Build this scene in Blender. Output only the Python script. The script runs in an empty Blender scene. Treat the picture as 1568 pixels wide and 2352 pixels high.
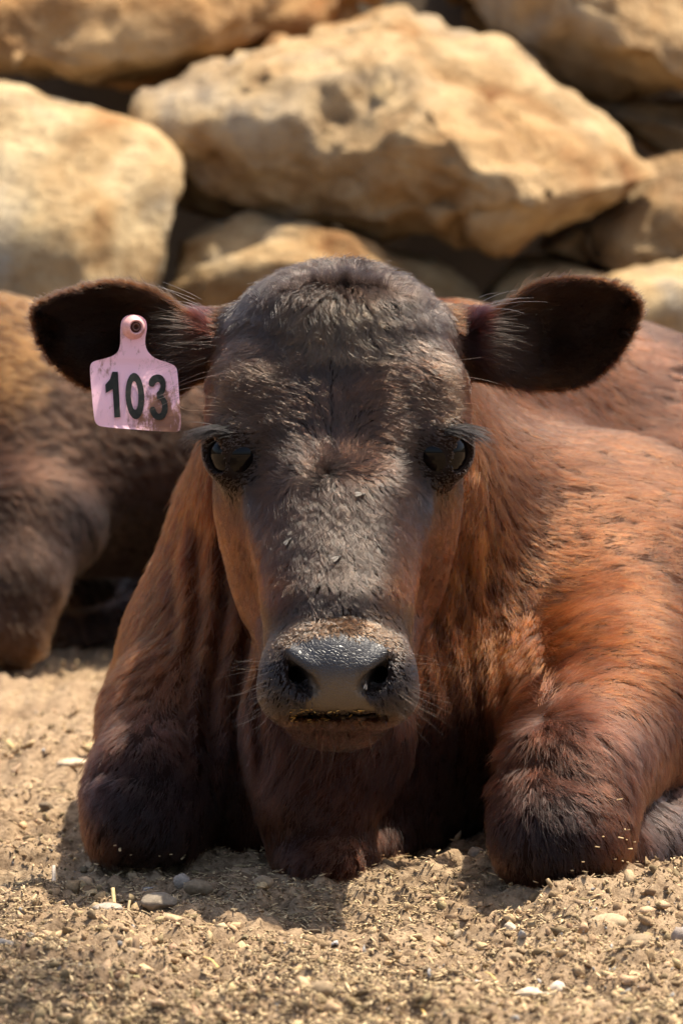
import bpy, bmesh, math, random
import numpy as np
from mathutils import Vector, Matrix

rng = np.random.default_rng(7)
random.seed(7)
sc = bpy.context.scene
col = sc.collection

# ------------------------------------------------------------------ camera, sky, sun, exposure
CAM = np.array([0.0, -4.0, 0.60])
TP = 0.0882                      # tangent of the downward pitch
W0 = 0.46 / 4.0                  # frame width per metre of distance
cam_d = bpy.data.cameras.new('camera')
cam = bpy.data.objects.new('camera', cam_d)
col.objects.link(cam)
cam.location = CAM
cam.rotation_euler = (math.pi / 2 - math.atan(TP), 0, 0)
cam_d.sensor_fit = 'HORIZONTAL'
cam_d.sensor_width = 24.0
cam_d.lens = 24.0 / W0
cam_d.clip_start = 0.1
cam_d.clip_end = 3000.0
cam_d.dof.use_dof = True
cam_d.dof.focus_distance = 3.94
cam_d.dof.aperture_fstop = 12.5
sc.camera = cam

SUN_EL, SUN_AZ = math.radians(70), math.radians(58)      # azimuth clockwise from +Y (behind the calf), to the right
world = bpy.data.worlds.new('World')
sc.world = world
world.use_nodes = True
wn = world.node_tree
sky = wn.nodes.new('ShaderNodeTexSky')
sky.sky_type = 'NISHITA'
sky.sun_disc = False
sky.sun_elevation = SUN_EL
sky.sun_rotation = SUN_AZ
wn.links.new(sky.outputs[0], wn.nodes['Background'].inputs[0])
wn.nodes['Background'].inputs[1].default_value = 0.12
sky.dust_density = 4.0
sky.ozone_density = 0.3
sun_d = bpy.data.lights.new('sun', 'SUN')
sun_d.energy = 5.0
sun_d.angle = math.radians(0.6)
sun_d.color = (1.0, 0.90, 0.74)
sun = bpy.data.objects.new('sun', sun_d)
col.objects.link(sun)
SUN = Vector((math.sin(SUN_AZ) * math.cos(SUN_EL), math.cos(SUN_AZ) * math.cos(SUN_EL), math.sin(SUN_EL)))
sun.rotation_euler = SUN.to_track_quat('Z', 'Y').to_euler()
sc.view_settings.view_transform = 'Standard'
sc.view_settings.look = 'None'
sc.view_settings.gamma = 1.0
sc.view_settings.use_curve_mapping = False
sc.view_settings.exposure = 1.05
sc.cycles.max_bounces = 10
sc.cycles.diffuse_bounces = 4
sc.cycles.transmission_bounces = 10
sc.cycles.glossy_bounces = 4
sc.cycles.use_denoising = True
sc.cycles.sample_clamp_indirect = 3.0
sc.cycles_curves.shape = 'RIBBONS'

# ------------------------------------------------------------------ survey: the photograph's 1568 x 2352 grid <-> the place
FW = np.array([0, math.cos(math.atan(TP)), -math.sin(math.atan(TP))])
UP = np.array([0, math.sin(math.atan(TP)), math.cos(math.atan(TP))])

def ray(u, v):
    a = (u - 784.0) / 1568.0 * W0
    b = -(v - 1176.0) / 1568.0 * W0
    return FW + a * np.array([1.0, 0, 0]) + b * UP

def P(u, v, y):
    d = ray(u, v)
    return CAM + d * ((y - CAM[1]) / d[1])

def G(u, v, z=0.0):
    d = ray(u, v)
    return CAM + d * ((z - CAM[2]) / d[2])

def proj(p):
    q = p - CAM
    t = q @ FW
    return 784 + q[:, 0] / t / W0 * 1568, 1176 - (q @ UP) / t / W0 * 1568

PX = 0.46 / 1568                 # one grid step at the head, in metres

# ------------------------------------------------------------------ small tools
def h01(i, j, k, s):
    n = (i.astype(np.int64) * 374761393 + j.astype(np.int64) * 668265263 + k.astype(np.int64) * 2147483647 + s * 974711) & 0xffffffff
    n = ((n ^ (n >> 13)) * 1274126177) & 0xffffffff
    n = ((n ^ (n >> 16)) * 668265263) & 0xffffffff
    return ((n ^ (n >> 15)) & 0xffffff) / float(0xffffff)

def vnoise(p, s=0):
    """value noise in -1..1 on an (n,3) array"""
    f = np.floor(p)
    t = p - f
    t = t * t * t * (t * (t * 6 - 15) + 10)
    i, j, k = f[:, 0], f[:, 1], f[:, 2]
    r = 0
    for a in (0, 1):
        for b in (0, 1):
            for c in (0, 1):
                w = (t[:, 0] if a else 1 - t[:, 0]) * (t[:, 1] if b else 1 - t[:, 1]) * (t[:, 2] if c else 1 - t[:, 2])
                r = r + w * h01(i + a, j + b, k + c, s)
    return r * 2 - 1

def fbm(p, octaves=4, s=0, gain=0.5):
    r, a = 0, 1.0
    for o in range(octaves):
        r = r + a * vnoise(p * (2.03 ** o) + 17.3 * o, s + o)
        a *= gain
    return r

def sstep(a, b, x):
    t = np.clip((x - a) / (b - a), 0, 1)
    return t * t * (3 - 2 * t)

def nrm(v):
    return v / np.maximum(np.linalg.norm(v, axis=-1, keepdims=True), 1e-9)

def tag(o, label=None, cat=None, group=None, kind=None):
    if label: o['label'] = label
    if cat: o['category'] = cat
    if group: o['group'] = group
    if kind: o['kind'] = kind
    return o

def mesh_obj(name, verts, faces, mat, parent=None, smooth=True, cols=None):
    me = bpy.data.meshes.new(name)
    verts = np.asarray(verts, dtype=np.float32)
    if isinstance(faces, np.ndarray):
        n, k = faces.shape
        me.vertices.add(len(verts)); me.vertices.foreach_set('co', verts.ravel())
        me.loops.add(n * k); me.loops.foreach_set('vertex_index', faces.astype(np.int32).ravel())
        me.polygons.add(n); me.polygons.foreach_set('loop_start', np.arange(0, n * k, k, dtype=np.int32))
        me.update(calc_edges=True)
    else:
        me.from_pydata([tuple(map(float, v)) for v in verts], [], faces)
    if smooth:
        me.polygons.foreach_set('use_smooth', np.ones(len(me.polygons), dtype=bool))
    if cols is not None:
        at = me.color_attributes.new('fcol', 'FLOAT_COLOR', 'POINT')
        c4 = np.ones((len(verts), 4), dtype=np.float32); c4[:, :cols.shape[1]] = cols
        at.data.foreach_set('color', c4.ravel())
    me.materials.append(mat)
    o = bpy.data.objects.new(name, me)
    col.objects.link(o)
    if parent: o.parent = parent
    return o

def empty(name, loc=(0, 0, 0)):
    o = bpy.data.objects.new(name, None)
    col.objects.link(o)
    o.location = loc
    o.empty_display_size = 0.05
    return o

def adopt(child, parent):
    """parent without moving the child (parent only translated)"""
    child.parent = parent
    child.matrix_parent_inverse = Matrix.Translation(-Vector(parent.location))

# ------------------------------------------------------------------ materials
def new_mat(name):
    m = bpy.data.materials.new(name)
    m.use_nodes = True
    nt = m.node_tree
    return m, nt, nt.nodes['Principled BSDF']

def N(nt, kind, **kw):
    n = nt.nodes.new(kind)
    for k, v in kw.items():
        if k.startswith('i_'):
            n.inputs[k[2:].replace('_', ' ')].default_value = v
        else:
            setattr(n, k, v)
    return n

def ramp(nt, src, stops):
    r = nt.nodes.new('ShaderNodeValToRGB')
    e = r.color_ramp.elements
    while len(e) < len(stops): e.new(0.5)
    for q, (p_, c_) in zip(e, stops):
        q.position = p_; q.color = (*c_, 1)
    nt.links.new(src, r.inputs[0])
    return r

def noise_fac(nt, scale, detail=5, rough=0.6, coord='Object', dist=0.0):
    tc = nt.nodes.new('ShaderNodeTexCoord')
    n = nt.nodes.new('ShaderNodeTexNoise')
    n.inputs['Scale'].default_value = scale
    n.inputs['Detail'].default_value = detail
    n.inputs['Roughness'].default_value = rough
    n.inputs['Distortion'].default_value = dist
    nt.links.new(tc.outputs[coord], n.inputs['Vector'])
    return n.outputs['Fac']

def mixrgb(nt, fac, a, b, mode='MIX'):
    m = nt.nodes.new('ShaderNodeMix')
    m.data_type = 'RGBA'; m.blend_type = mode
    for s, inp in ((fac, m.inputs[0]), (a, m.inputs[6]), (b, m.inputs[7])):
        if isinstance(s, (float, int)): inp.default_value = s
        elif isinstance(s, tuple): inp.default_value = (*s, 1)
        else: nt.links.new(s, inp)
    return m.outputs[2]

def bump(nt, bsdf, fac, strength, dist=0.005):
    b = nt.nodes.new('ShaderNodeBump')
    b.inputs['Strength'].default_value = strength
    b.inputs['Distance'].default_value = dist
    nt.links.new(fac, b.inputs['Height'])
    nt.links.new(b.outputs[0], bsdf.inputs['Normal'])

def hair_mat(name, rough=0.32, radial=0.35, ior=1.42):
    m = bpy.data.materials.new(name); m.use_nodes = True
    nt = m.node_tree; nt.nodes.remove(nt.nodes['Principled BSDF'])
    h = nt.nodes.new('ShaderNodeBsdfHairPrincipled')
    h.parametrization = 'COLOR'
    at = N(nt, 'ShaderNodeAttribute', attribute_name='fcol')
    nt.links.new(at.outputs['Color'], h.inputs['Color'])
    h.inputs['Roughness'].default_value = rough
    h.inputs['Radial Roughness'].default_value = radial
    h.inputs['IOR'].default_value = ior
    nt.links.new(h.outputs[0], nt.nodes['Material Output'].inputs[0])
    return m

# ------------------------------------------------------------------ implicit surfaces -> one continuous mesh
def smin(a, b, k):
    h = np.maximum(k - np.abs(a - b), 0) / k
    return np.minimum(a, b) - h * h * k * 0.25

def smax(a, b, k):
    return -smin(-a, -b, k)

def ell(p, c, r, R=None):
    q = p - np.asarray(c)
    if R is not None: q = q @ R          # columns of R are the ellipsoid's own axes
    r = np.asarray(r, dtype=float)
    k0 = np.linalg.norm(q / r, axis=1)
    k1 = np.linalg.norm(q / (r * r), axis=1)
    return k0 * (k0 - 1) / np.maximum(k1, 1e-9)

def rcone(p, a, b, ra, rb):
    a = np.asarray(a); b = np.asarray(b)
    d = b - a
    t = np.clip(((p - a) @ d) / (d @ d), 0, 1)
    return np.linalg.norm(p - a - t[:, None] * d, axis=1) - (ra + (rb - ra) * t)

def chain(p, pts, k=0.02):
    f = None
    for (a, ra), (b, rb) in zip(pts[:-1], pts[1:]):
        g = rcone(p, a, b, ra, rb)
        f = g if f is None else smin(f, g, k)
    return f

def axes_from(d, up=(0, 0, 1)):
    d = np.asarray(d, float); d = d / np.linalg.norm(d)
    s = np.cross(up, d); s /= np.linalg.norm(s)
    t = np.cross(d, s)
    return np.stack([d, s, t], axis=1)

def poly_sdf(a, b, poly):
    """signed distance to a closed 2-D polygon"""
    n = len(poly)
    best = np.full(a.shape, 1e9); ins = np.zeros(a.shape, bool)
    for i in range(n):
        x0, y0 = poly[i]; x1, y1 = poly[(i + 1) % n]
        dx, dy = x1 - x0, y1 - y0
        t = np.clip(((a - x0) * dx + (b - y0) * dy) / (dx * dx + dy * dy), 0, 1)
        best = np.minimum(best, (a - x0 - t * dx) ** 2 + (b - y0 - t * dy) ** 2)
        c = ((y0 > b) != (y1 > b)) & (a < (x1 - x0) * (b - y0) / (y1 - y0 + 1e-12) + x0)
        ins ^= c
    return np.sqrt(best) * np.where(ins, -1, 1)

def grid_axis(lo, flo, fhi, hi, fine, coarse):
    left = np.arange(flo - coarse, lo - coarse, -coarse)[::-1]
    mid = np.arange(flo, fhi, fine)
    right = np.arange(mid[-1] + coarse, hi + coarse, coarse)
    return np.concatenate([left, mid, right])

def polygonise(fn, X, Y, Z):
    S = 4
    nx, ny, nz = len(X), len(Y), len(Z)
    cx, cy, cz = X[S // 2::S], Y[S // 2::S], Z[S // 2::S]
    g = np.stack(np.meshgrid(cx, cy, cz, indexing='ij'), -1).reshape(-1, 3)
    fc = fn(g).reshape(len(cx), len(cy), len(cz))
    hx = np.gradient(cx)[:, None, None]; hy = np.gradient(cy)[None, :, None]; hz = np.gradient(cz)[None, None, :]
    near = np.abs(fc) < 1.25 * np.sqrt(hx * hx + hy * hy + hz * hz)
    ix = np.minimum(np.arange(nx) // S, len(cx) - 1)
    iy = np.minimum(np.arange(ny) // S, len(cy) - 1)
    iz = np.minimum(np.arange(nz) // S, len(cz) - 1)
    F = fc[np.ix_(ix, iy, iz)].astype(np.float32)
    A = near[np.ix_(ix, iy, iz)]
    ii, jj, kk = np.nonzero(A)
    CH = 400000
    for s in range(0, len(ii), CH):
        a, b, c = ii[s:s + CH], jj[s:s + CH], kk[s:s + CH]
        F[a, b, c] = fn(np.stack([X[a], Y[b], Z[c]], 1))
    I = F < 0
    cnt = np.zeros((nx - 1, ny - 1, nz - 1), np.uint8)
    for a in (0, 1):
        for b in (0, 1):
            for c in (0, 1):
                cnt += I[a:nx - 1 + a, b:ny - 1 + b, c:nz - 1 + c]
    mixed = (cnt > 0) & (cnt < 8)
    ci, cj, ck = np.nonzero(mixed)
    idx = np.full(mixed.shape, -1, np.int32)
    idx[ci, cj, ck] = np.arange(len(ci))
    acc = np.zeros((len(ci), 3)); num = np.zeros(len(ci))
    corners = [(a, b, c) for a in (0, 1) for b in (0, 1) for c in (0, 1)]
    for c0 in corners:
        for ax in range(3):
            if c0[ax]: continue
            c1 = list(c0); c1[ax] = 1
            f0 = F[ci + c0[0], cj + c0[1], ck + c0[2]]; f1 = F[ci + c1[0], cj + c1[1], ck + c1[2]]
            m = (f0 < 0) != (f1 < 0)
            t = np.where(m, f0 / np.where(m, f0 - f1, 1), 0)
            p0 = np.stack([X[ci + c0[0]], Y[cj + c0[1]], Z[ck + c0[2]]], 1)
            p1 = np.stack([X[ci + c1[0]], Y[cj + c1[1]], Z[ck + c1[2]]], 1)
            acc += np.where(m[:, None], p0 + t[:, None] * (p1 - p0), 0); num += m
    V = acc / num[:, None]
    quads = []
    for ax in range(3):
        sl0 = [slice(None)] * 3; sl1 = [slice(None)] * 3
        sl0[ax] = slice(0, -1); sl1[ax] = slice(1, None)
        ch = I[tuple(sl0)] != I[tuple(sl1)]
        o1, o2 = [(1, 2), (2, 0), (0, 1)][ax]
        e = np.stack(np.nonzero(ch), 1)
        ok = (e[:, o1] > 0) & (e[:, o2] > 0) & (e[:, o1] < F.shape[o1] - 1) & (e[:, o2] < F.shape[o2] - 1)
        e = e[ok]
        q = []
        for d1, d2 in ((-1, -1), (0, -1), (0, 0), (-1, 0)):
            c = e.copy(); c[:, o1] += d1; c[:, o2] += d2
            q.append(idx[c[:, 0], c[:, 1], c[:, 2]])
        q = np.stack(q, 1)
        flip = ~I[e[:, 0], e[:, 1], e[:, 2]]
        q[flip] = q[flip][:, ::-1]
        quads.append(q)
    Q = np.concatenate(quads)
    Q = Q[(Q >= 0).all(1)]
    return V, Q

def vert_normals(V, Q):
    n = np.cross(V[Q[:, 2]] - V[Q[:, 0]], V[Q[:, 3]] - V[Q[:, 1]])
    out = np.zeros_like(V)
    for k in range(4): np.add.at(out, Q[:, k], n)
    return nrm(out), 0.5 * np.linalg.norm(n, axis=1)

# ================================================================== the calf
XU = 776.0
def PX3(u, v, y): return P(u, v, y)

# skull table: row v, half width, depth of the widest place, roundness of the front
_T = np.array([
    # v    half   ysil   yback  n
    [690,  168,  .070,  .120, 2.2],
    [722,  216,  .064,  .125, 2.3],
    [775,  252,  .058,  .125, 2.4],
    [850,  268,  .050,  .130, 2.5],
    [950,  272,  .045,  .135, 2.5],
    [1050, 268,  .048,  .140, 2.3],
    [1150, 258,  .055,  .140, 1.95],
    [1250, 232,  .056,  .140, 1.75],
    [1330, 188,  .046,  .130, 1.75],
    [1400, 148,  .022,  .110, 1.9],
    [1470, 135, -.010,  .080, 2.1],
    [1560, 132, -.020,  .050, 2.2]])
_tp = np.array([P(XU + r[1], r[0], r[2]) for r in _T])
TZ, TW = _tp[::-1, 2], (_tp[::-1, 0] - 0) - np.array([P(XU, r[0], r[2])[0] for r in _T])[::-1]
TY, TB, TN = _T[::-1, 2], _T[::-1, 3], _T[::-1, 4]
_F = np.array([(645, .050), (680, .030), (725, .014), (800, -.006), (900, -.020), (1000, -.032), (1100, -.045), (1200, -.060),
               (1300, -.079), (1380, -.097), (1440, -.110), (1500, -.118), (1580, -.118)])
_fp = np.array([P(XU, v, y) for v, y in _F])
FZ, FY = _fp[::-1, 2], _fp[::-1, 1]
XC = P(XU, 1000, 0)[0]
NOSE_C = P(XU, 1535, -.085)

def mirror_pair(u, v, y):
    a = P(XU - u, v, y); b = P(XU + u, v, y)
    return a, b

EYE = {}
for s, (u, v) in ((-1, (547, 1042)), (1, (1006, 1038))):
    EYE[s] = P(u, v, -.003)
EYE_R = 0.0203

def head_sdf(p):
    x = p[:, 0] - XC; y = p[:, 1]; z = p[:, 2]
    w = np.interp(z, TZ, TW); yc = np.interp(z, TZ, TY); yb = np.interp(z, TZ, TB); n = np.interp(z, TZ, TN)
    yf = np.interp(z, FZ, FY)
    d = np.where(y < yc, yc - yf, yb - yc)
    nn = np.where(y < yc, n, 2.0)
    r = ((np.abs(x) / w) ** nn + (np.abs(y - yc) / d) ** nn) ** (1 / nn)
    f = (r - 1) * np.minimum(w, d)
    f = smax(f, z - TZ[-1], 0.02)
    f = smax(f, TZ[0] - z, 0.02)
    # poll dome
    f = smin(f, ell(p, P(XU, 778, .062), (.068, .058, .040)), .03)
    f = smin(f, ell(p, P(XU, 730, .035), (.045, .03, .028)), .03)
    for s in (-1, 1):
        # brow and orbit
        f = smin(f, rcone(p, P(XU + s * 212, 900, .014), P(XU + s * 240, 980, .002), .022, .016), .025)
        f = smin(f, ell(p, EYE[s] + np.array([s * .002, 0, 0]), (.0222, .0222, .0222)), .014)
        # hollow below the inner corner of the eye, and the furrow running down from it
        f = smax(f, -rcone(p, P(XU + s * 192, 1075, -.040), P(XU + s * 170, 1190, -.062), .013, .008), .025)
        # cheek
        f = smin(f, ell(p, P(XU + s * 170, 1190, .055), (.026, .050, .055)), .032)
        # nasal side
        f = smin(f, rcone(p, P(XU + s * 70, 1180, -.030), P(XU + s * 66, 1400, -.075), .028, .028), .032)
        # lower jaw
        f = smin(f, rcone(p, P(XU + s * 118, 1370, .05), P(XU + s * 50, 1600, -.06), .028, .022), .03)
    # muzzle
    q = p - NOSE_C
    m = ((np.abs(q[:, 0]) / .0455) ** 2.6 + (np.abs(q[:, 1]) / .056) ** 2.6 + (np.abs(q[:, 2]) / .036) ** 2.6) ** (1 / 2.6)
    f = smin(f, (m - 1) * .038, .014)
    for s in (-1, 1):
        f = smin(f, ell(p, P(XU + s * 119, 1560, -.112), (.017, .024, .024)), .012)      # nostril wing
        f = smin(f, ell(p, P(XU + s * 100, 1598, -.100), (.020, .028, .016)), .012)      # upper lip
    q = p[:, 0] - XC
    zc = P(XU, 1408, -.10)[2] - 7.0 * q * q + .0014 * np.sin(q * 140)
    f = f + .0015 * np.exp(-((p[:, 2] - zc) / .0026) ** 2) * (p[:, 1] < -.03) * (1 - sstep(.028, .046, np.abs(q))) * (.6 + .4 * np.sin(q * 95 + 1))
    # nose pad, a little proud, with a soft shelf on top
    pad = ell(p, P(XU, 1548, -.118), (.033, .026, .030))
    f = smin(f, pad, .008)
    f = smin(f, ell(p, P(XU, 1500, -.118), (.036, .020, .0145)), .006)
    # chin
    f = smin(f, ell(p, P(XU - 4, 1648, -.062), (.026, .044, .015)), .020)
    # mouth slit
    slit = np.minimum(rcone(p, P(XU - 70, 1643, -.145), P(XU + 70, 1643, -.145), .0032, .0032), 9)
    slit = np.minimum(slit, ell(p, P(XU, 1643, -.13), (.036, .022, .0028)))
    f = smax(f, -slit, .003)
    # nostrils
    for s in (-1, 1):
        a = P(XU + s * 116, 1500, -.130); b = P(XU + s * 94, 1542, -.136); c = P(XU + s * 62, 1578, -.141)
        ins = np.array([s * .35, .94, 0.0])
        mid = P(XU + s * 84, 1556, -.137)
        hole = np.minimum(rcone(p, a, b, .0016, .0044), rcone(p, b, c, .0044, .0052))
        hole = smin(hole, rcone(p, mid, mid + ins * .035, .0060, .0065), .006)
        f = smax(f, -hole, .0035)
        f = smin(f, rcone(p, P(XU + s * 110, 1496, -.133), P(XU + s * 60, 1530, -.139), .0035, .0045), .004)     # curled upper rim
    # lid openings
    for s in (-1, 1):
        d = np.array([s * .76, -.65, .0]); d /= np.linalg.norm(d)
        # taller than wide from the front: the outer end higher, the inner corner drawn down
        tl = np.array([s * math.sin(math.radians(24)), 0, math.cos(math.radians(24))]); tl = nrm(tl - d * (tl @ d))
        R = np.stack([d, tl, np.cross(d, tl)], 1)
        cut = ell(p, EYE[s] + d * .0185 + np.array([s * .0012, 0, 0]), (.014, .0124, .0086), R)
        cut = np.maximum(cut, EYE_R - .0045 - np.linalg.norm(p - EYE[s], axis=1))
        f = smax(f, -cut, .0018)
    return f

# ears: outline in the plane facing the camera, cupped shell
EAR_L = [(470, 742), (430, 716), (385, 684), (330, 654), (270, 643), (200, 653), (130, 676), (85, 692), (68, 720), (74, 762), (98, 818),
         (140, 862), (190, 894), (250, 908), (320, 912), (380, 914), (430, 892), (462, 846), (486, 800)]
EAR_R = [(1078, 742), (1130, 716), (1180, 682), (1240, 645), (1320, 633), (1400, 643), (1455, 668), (1478, 708), (1468, 752), (1438, 806),
         (1394, 856), (1344, 890), (1290, 904), (1235, 900), (1180, 888), (1130, 870), (1095, 824)]
def chaikin(pts, n=2):
    pts = np.array(pts, float)
    for _ in range(n):
        q = np.roll(pts, -1, 0)
        pts = np.stack([0.75 * pts + 0.25 * q, 0.25 * pts + 0.75 * q], 1).reshape(-1, 2)
    return pts
EARY = 0.050
def ear_poly(pts):
    return [(P(u, v, EARY)[0], P(u, v, EARY)[2]) for u, v in chaikin(pts, 1)]
EAR_POLY = {-1: ear_poly(EAR_L), 1: ear_poly(EAR_R)}
EAR_ROOT = {-1: P(482, 795, .062), 1: P(1078, 793, .062)}
EAR_CEN = {-1: P(300, 775, EARY), 1: P(1250, 770, EARY)}

def ear_sdf(p, s):
    a, b = p[:, 0], p[:, 2]
    o = poly_sdf(a, b, EAR_POLY[s])
    inside = np.clip(-o, 0, .034)
    dr = np.abs(a - EAR_ROOT[s][0])
    depth = .025 * (1 - (1 - inside / .034) ** 2)                      # cup: pushed back towards the middle
    depth = depth + .018 * np.exp(-((a - EAR_ROOT[s][0] + s * -.035) ** 2 + (b - EAR_ROOT[s][2]) ** 2) / .026 ** 2)
    back = .012 * dr / .12                                             # tip drawn backwards
    lip = -.006 * np.exp(-((o + .006) / .006) ** 2) * (b > EAR_CEN[s][2])  # upper rim rolls forward
    mid = EARY + depth + back + lip
    th = .0044 + .003 * np.exp(-(dr / .03) ** 2)
    shell = (np.abs(p[:, 1] - mid) - th) * .66
    f = smax(shell, o, .006)
    base = rcone(p, EAR_ROOT[s] + np.array([-s * .02, .012, 0]), EAR_ROOT[s] + np.array([s * .022, .022, 0]), .027, .021)
    return smin(f, base, .016)

def body_sdf(p):
    # neck and throat
    f = chain(p, [(P(776, 930, .16), .080), (P(770, 1200, .22), .098), (P(748, 1520, .24), .124), (P(730, 1760, .22), .115)], .04)
    f = smin(f, chain(p, [(P(772, 1480, .06), .054), (P(748, 1700, .045), .052), (P(724, 1850, .018), .034), (P(718, 1905, .022), .026)], .03), .06)
    f = smin(f, ell(p, P(600, 1690, .19), (.075, .09, .11)), .05)
    f = smin(f, ell(p, P(748, 1972, .008), (.036, .052, .024)), .014)
    f = smin(f, rcone(p, P(560, 1700, .15), P(600, 1900, .13), .055, .045), .04)
    f = smin(f, rcone(p, P(930, 1640, .17), P(880, 1880, .15), .055, .045), .04)
    f = smin(f, rcone(p, P(790, 1960, .07), P(860, 1965, .10), .022, .022), .02)                               # brisket on the ground
    # left shoulder, forearm, knee, folded shank
    f = smin(f, chain(p, [(P(640, 1260, .30), .076), (P(508, 1500, .25), .058), (P(412, 1660, .17), .045)], .03), .04)
    f = smin(f, chain(p, [(P(385, 1660, .16), .043), (P(352, 1790, .09), .043)], .03), .03)
    f = smin(f, ell(p, P(332, 1880, .065), (.0400, .045, .040)), .03)
    f = smin(f, chain(p, [(P(330, 1930, .075), .032), (P(380, 1950, .26), .026), (P(450, 1950, .34), .028)], .02), .02)
    # chest behind, between the legs
    f = smin(f, ell(p, P(860, 1640, .36), (.20, .20, .13)), .05)
    # right shoulder, forearm, knee
    f = smin(f, ell(p, P(1330, 1340, .40), (.115, .15, .100), axes_from((.5, .6, .2))), .08)
    f = smin(f, chain(p, [(P(860, 1180, .25), .090), (P(1080, 1340, .30), .105), (P(1330, 1400, .36), .105)], .05), .08)
    f = smin(f, chain(p, [(P(1420, 1440, .27), .080), (P(1385, 1640, .11), .064), (P(1306, 1805, -.030), .050)], .03), .06)
    f = smin(f, ell(p, P(1288, 1925, -.072), (.0475, .048, .043)), .03)
    f = smin(f, chain(p, [(P(1310, 1985, -.065), .030), (P(1480, 1960, .02), .030), (P(1600, 1885, .14), .033), (P(1720, 1840, .22), .034)], .02), .008)
    # barrel, running back to the right
    f = smin(f, chain(p, [(P(1060, 1400, .50), .150), (P(1420, 1330, .72), .178), (P(1720, 1300, 1.0), .185), (P(1900, 1300, 1.3), .17)], .05), .06)
    # haunch beyond the frame's edge
    f = smin(f, ell(p, P(1900, 1450, 1.15), (.12, .20, .15)), .05)
    # withers crest behind the head
    f = smin(f, chain(p, [(P(790, 900, .20), .055), (P(1000, 930, .45), .07), (P(1400, 960, .75), .07)], .04), .05)
    return f

def crease(p, f):
    # folds of loose skin down the near side of the neck, and in front of the shoulder
    u, v = proj(p)
    m = sstep(1150, 1300, v) * (1 - sstep(1700, 1850, v)) * sstep(380, 450, u) * (1 - sstep(590, 640, u))
    f = f + m * .0028 * np.sin((u + 0.10 * (v - 1400) + 8 * np.sin(v / 60.)) / 62. * 2 * math.pi)
    m2 = sstep(1150, 1250, v) * (1 - sstep(1650, 1800, v)) * sstep(960, 1000, u) * (1 - sstep(1180, 1260, u))
    f = f + m2 * .0006 * np.sin((u - 0.12 * (v - 1400) + 10 * np.sin(v / 70.)) / 66. * 2 * math.pi)
    # skin creases where the forearms fold into the knees
    for a0, b0, k, u0, u1 in ((1130, 1752, .16, 1110, 1440), (220, 1768, .18, 190, 480)):
        m3 = sstep(u0, u0 + 60, u) * (1 - sstep(u1 - 120, u1, u)) * (p[:, 1] < .14)
        f = f + m3 * .0032 * np.exp(-((v - b0 - k * (u - a0) + 10 * np.sin(u / 37.)) / 17) ** 2)
    return f

def calf_sdf(p):
    b = body_sdf(p)
    b = crease(p, b)
    f = b.copy()
    m = (p[:, 1] < .26) & (np.abs(p[:, 0]) < .18) & (p[:, 2] > .02)
    if m.any(): f[m] = smin(b[m], head_sdf(p[m]), .022)
    for s in (-1, 1):
        m = (p[:, 1] < .20) & (s * p[:, 0] > .03) & (s * p[:, 0] < .30) & (p[:, 2] > .22)
        if m.any(): f[m] = smin(f[m], ear_sdf(p[m], s), .012)
    # flatten what rests on the soil
    f = smax(f, -.004 - p[:, 2], .012)
    return f

GX = grid_axis(-.34, -.245, .245, .62, .0024, .008)
GY = grid_axis(-.20, -.19, .12, 1.55, .0024, .010)
GZ = grid_axis(-.03, .085, .455, .50, .0024, .007)
CV, CQ = polygonise(calf_sdf, GX, GY, GZ)
CN, CA = vert_normals(CV, CQ)


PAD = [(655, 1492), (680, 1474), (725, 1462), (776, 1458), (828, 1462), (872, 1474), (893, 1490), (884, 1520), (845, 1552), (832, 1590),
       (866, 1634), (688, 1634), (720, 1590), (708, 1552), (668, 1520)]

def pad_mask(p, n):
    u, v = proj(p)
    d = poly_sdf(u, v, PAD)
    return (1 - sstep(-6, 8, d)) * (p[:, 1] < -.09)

def part_of(p):
    d = np.full((len(p), 4), 9.0)
    d[:, 3] = body_sdf(p)
    m = p[:, 1] < .26
    d[m, 0] = head_sdf(p[m])
    for s in (-1, 1):
        m = (s * p[:, 0] > .03) & (p[:, 2] > .2) & (p[:, 1] < .25)
        d[m, 1 if s < 0 else 2] = ear_sdf(p[m], s)
    return np.argmin(d, 1)           # 0 head, 1 ear, 2 ear, 3 body

def lerp(a, b, t): return a + (b - a) * t[:, None]

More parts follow.
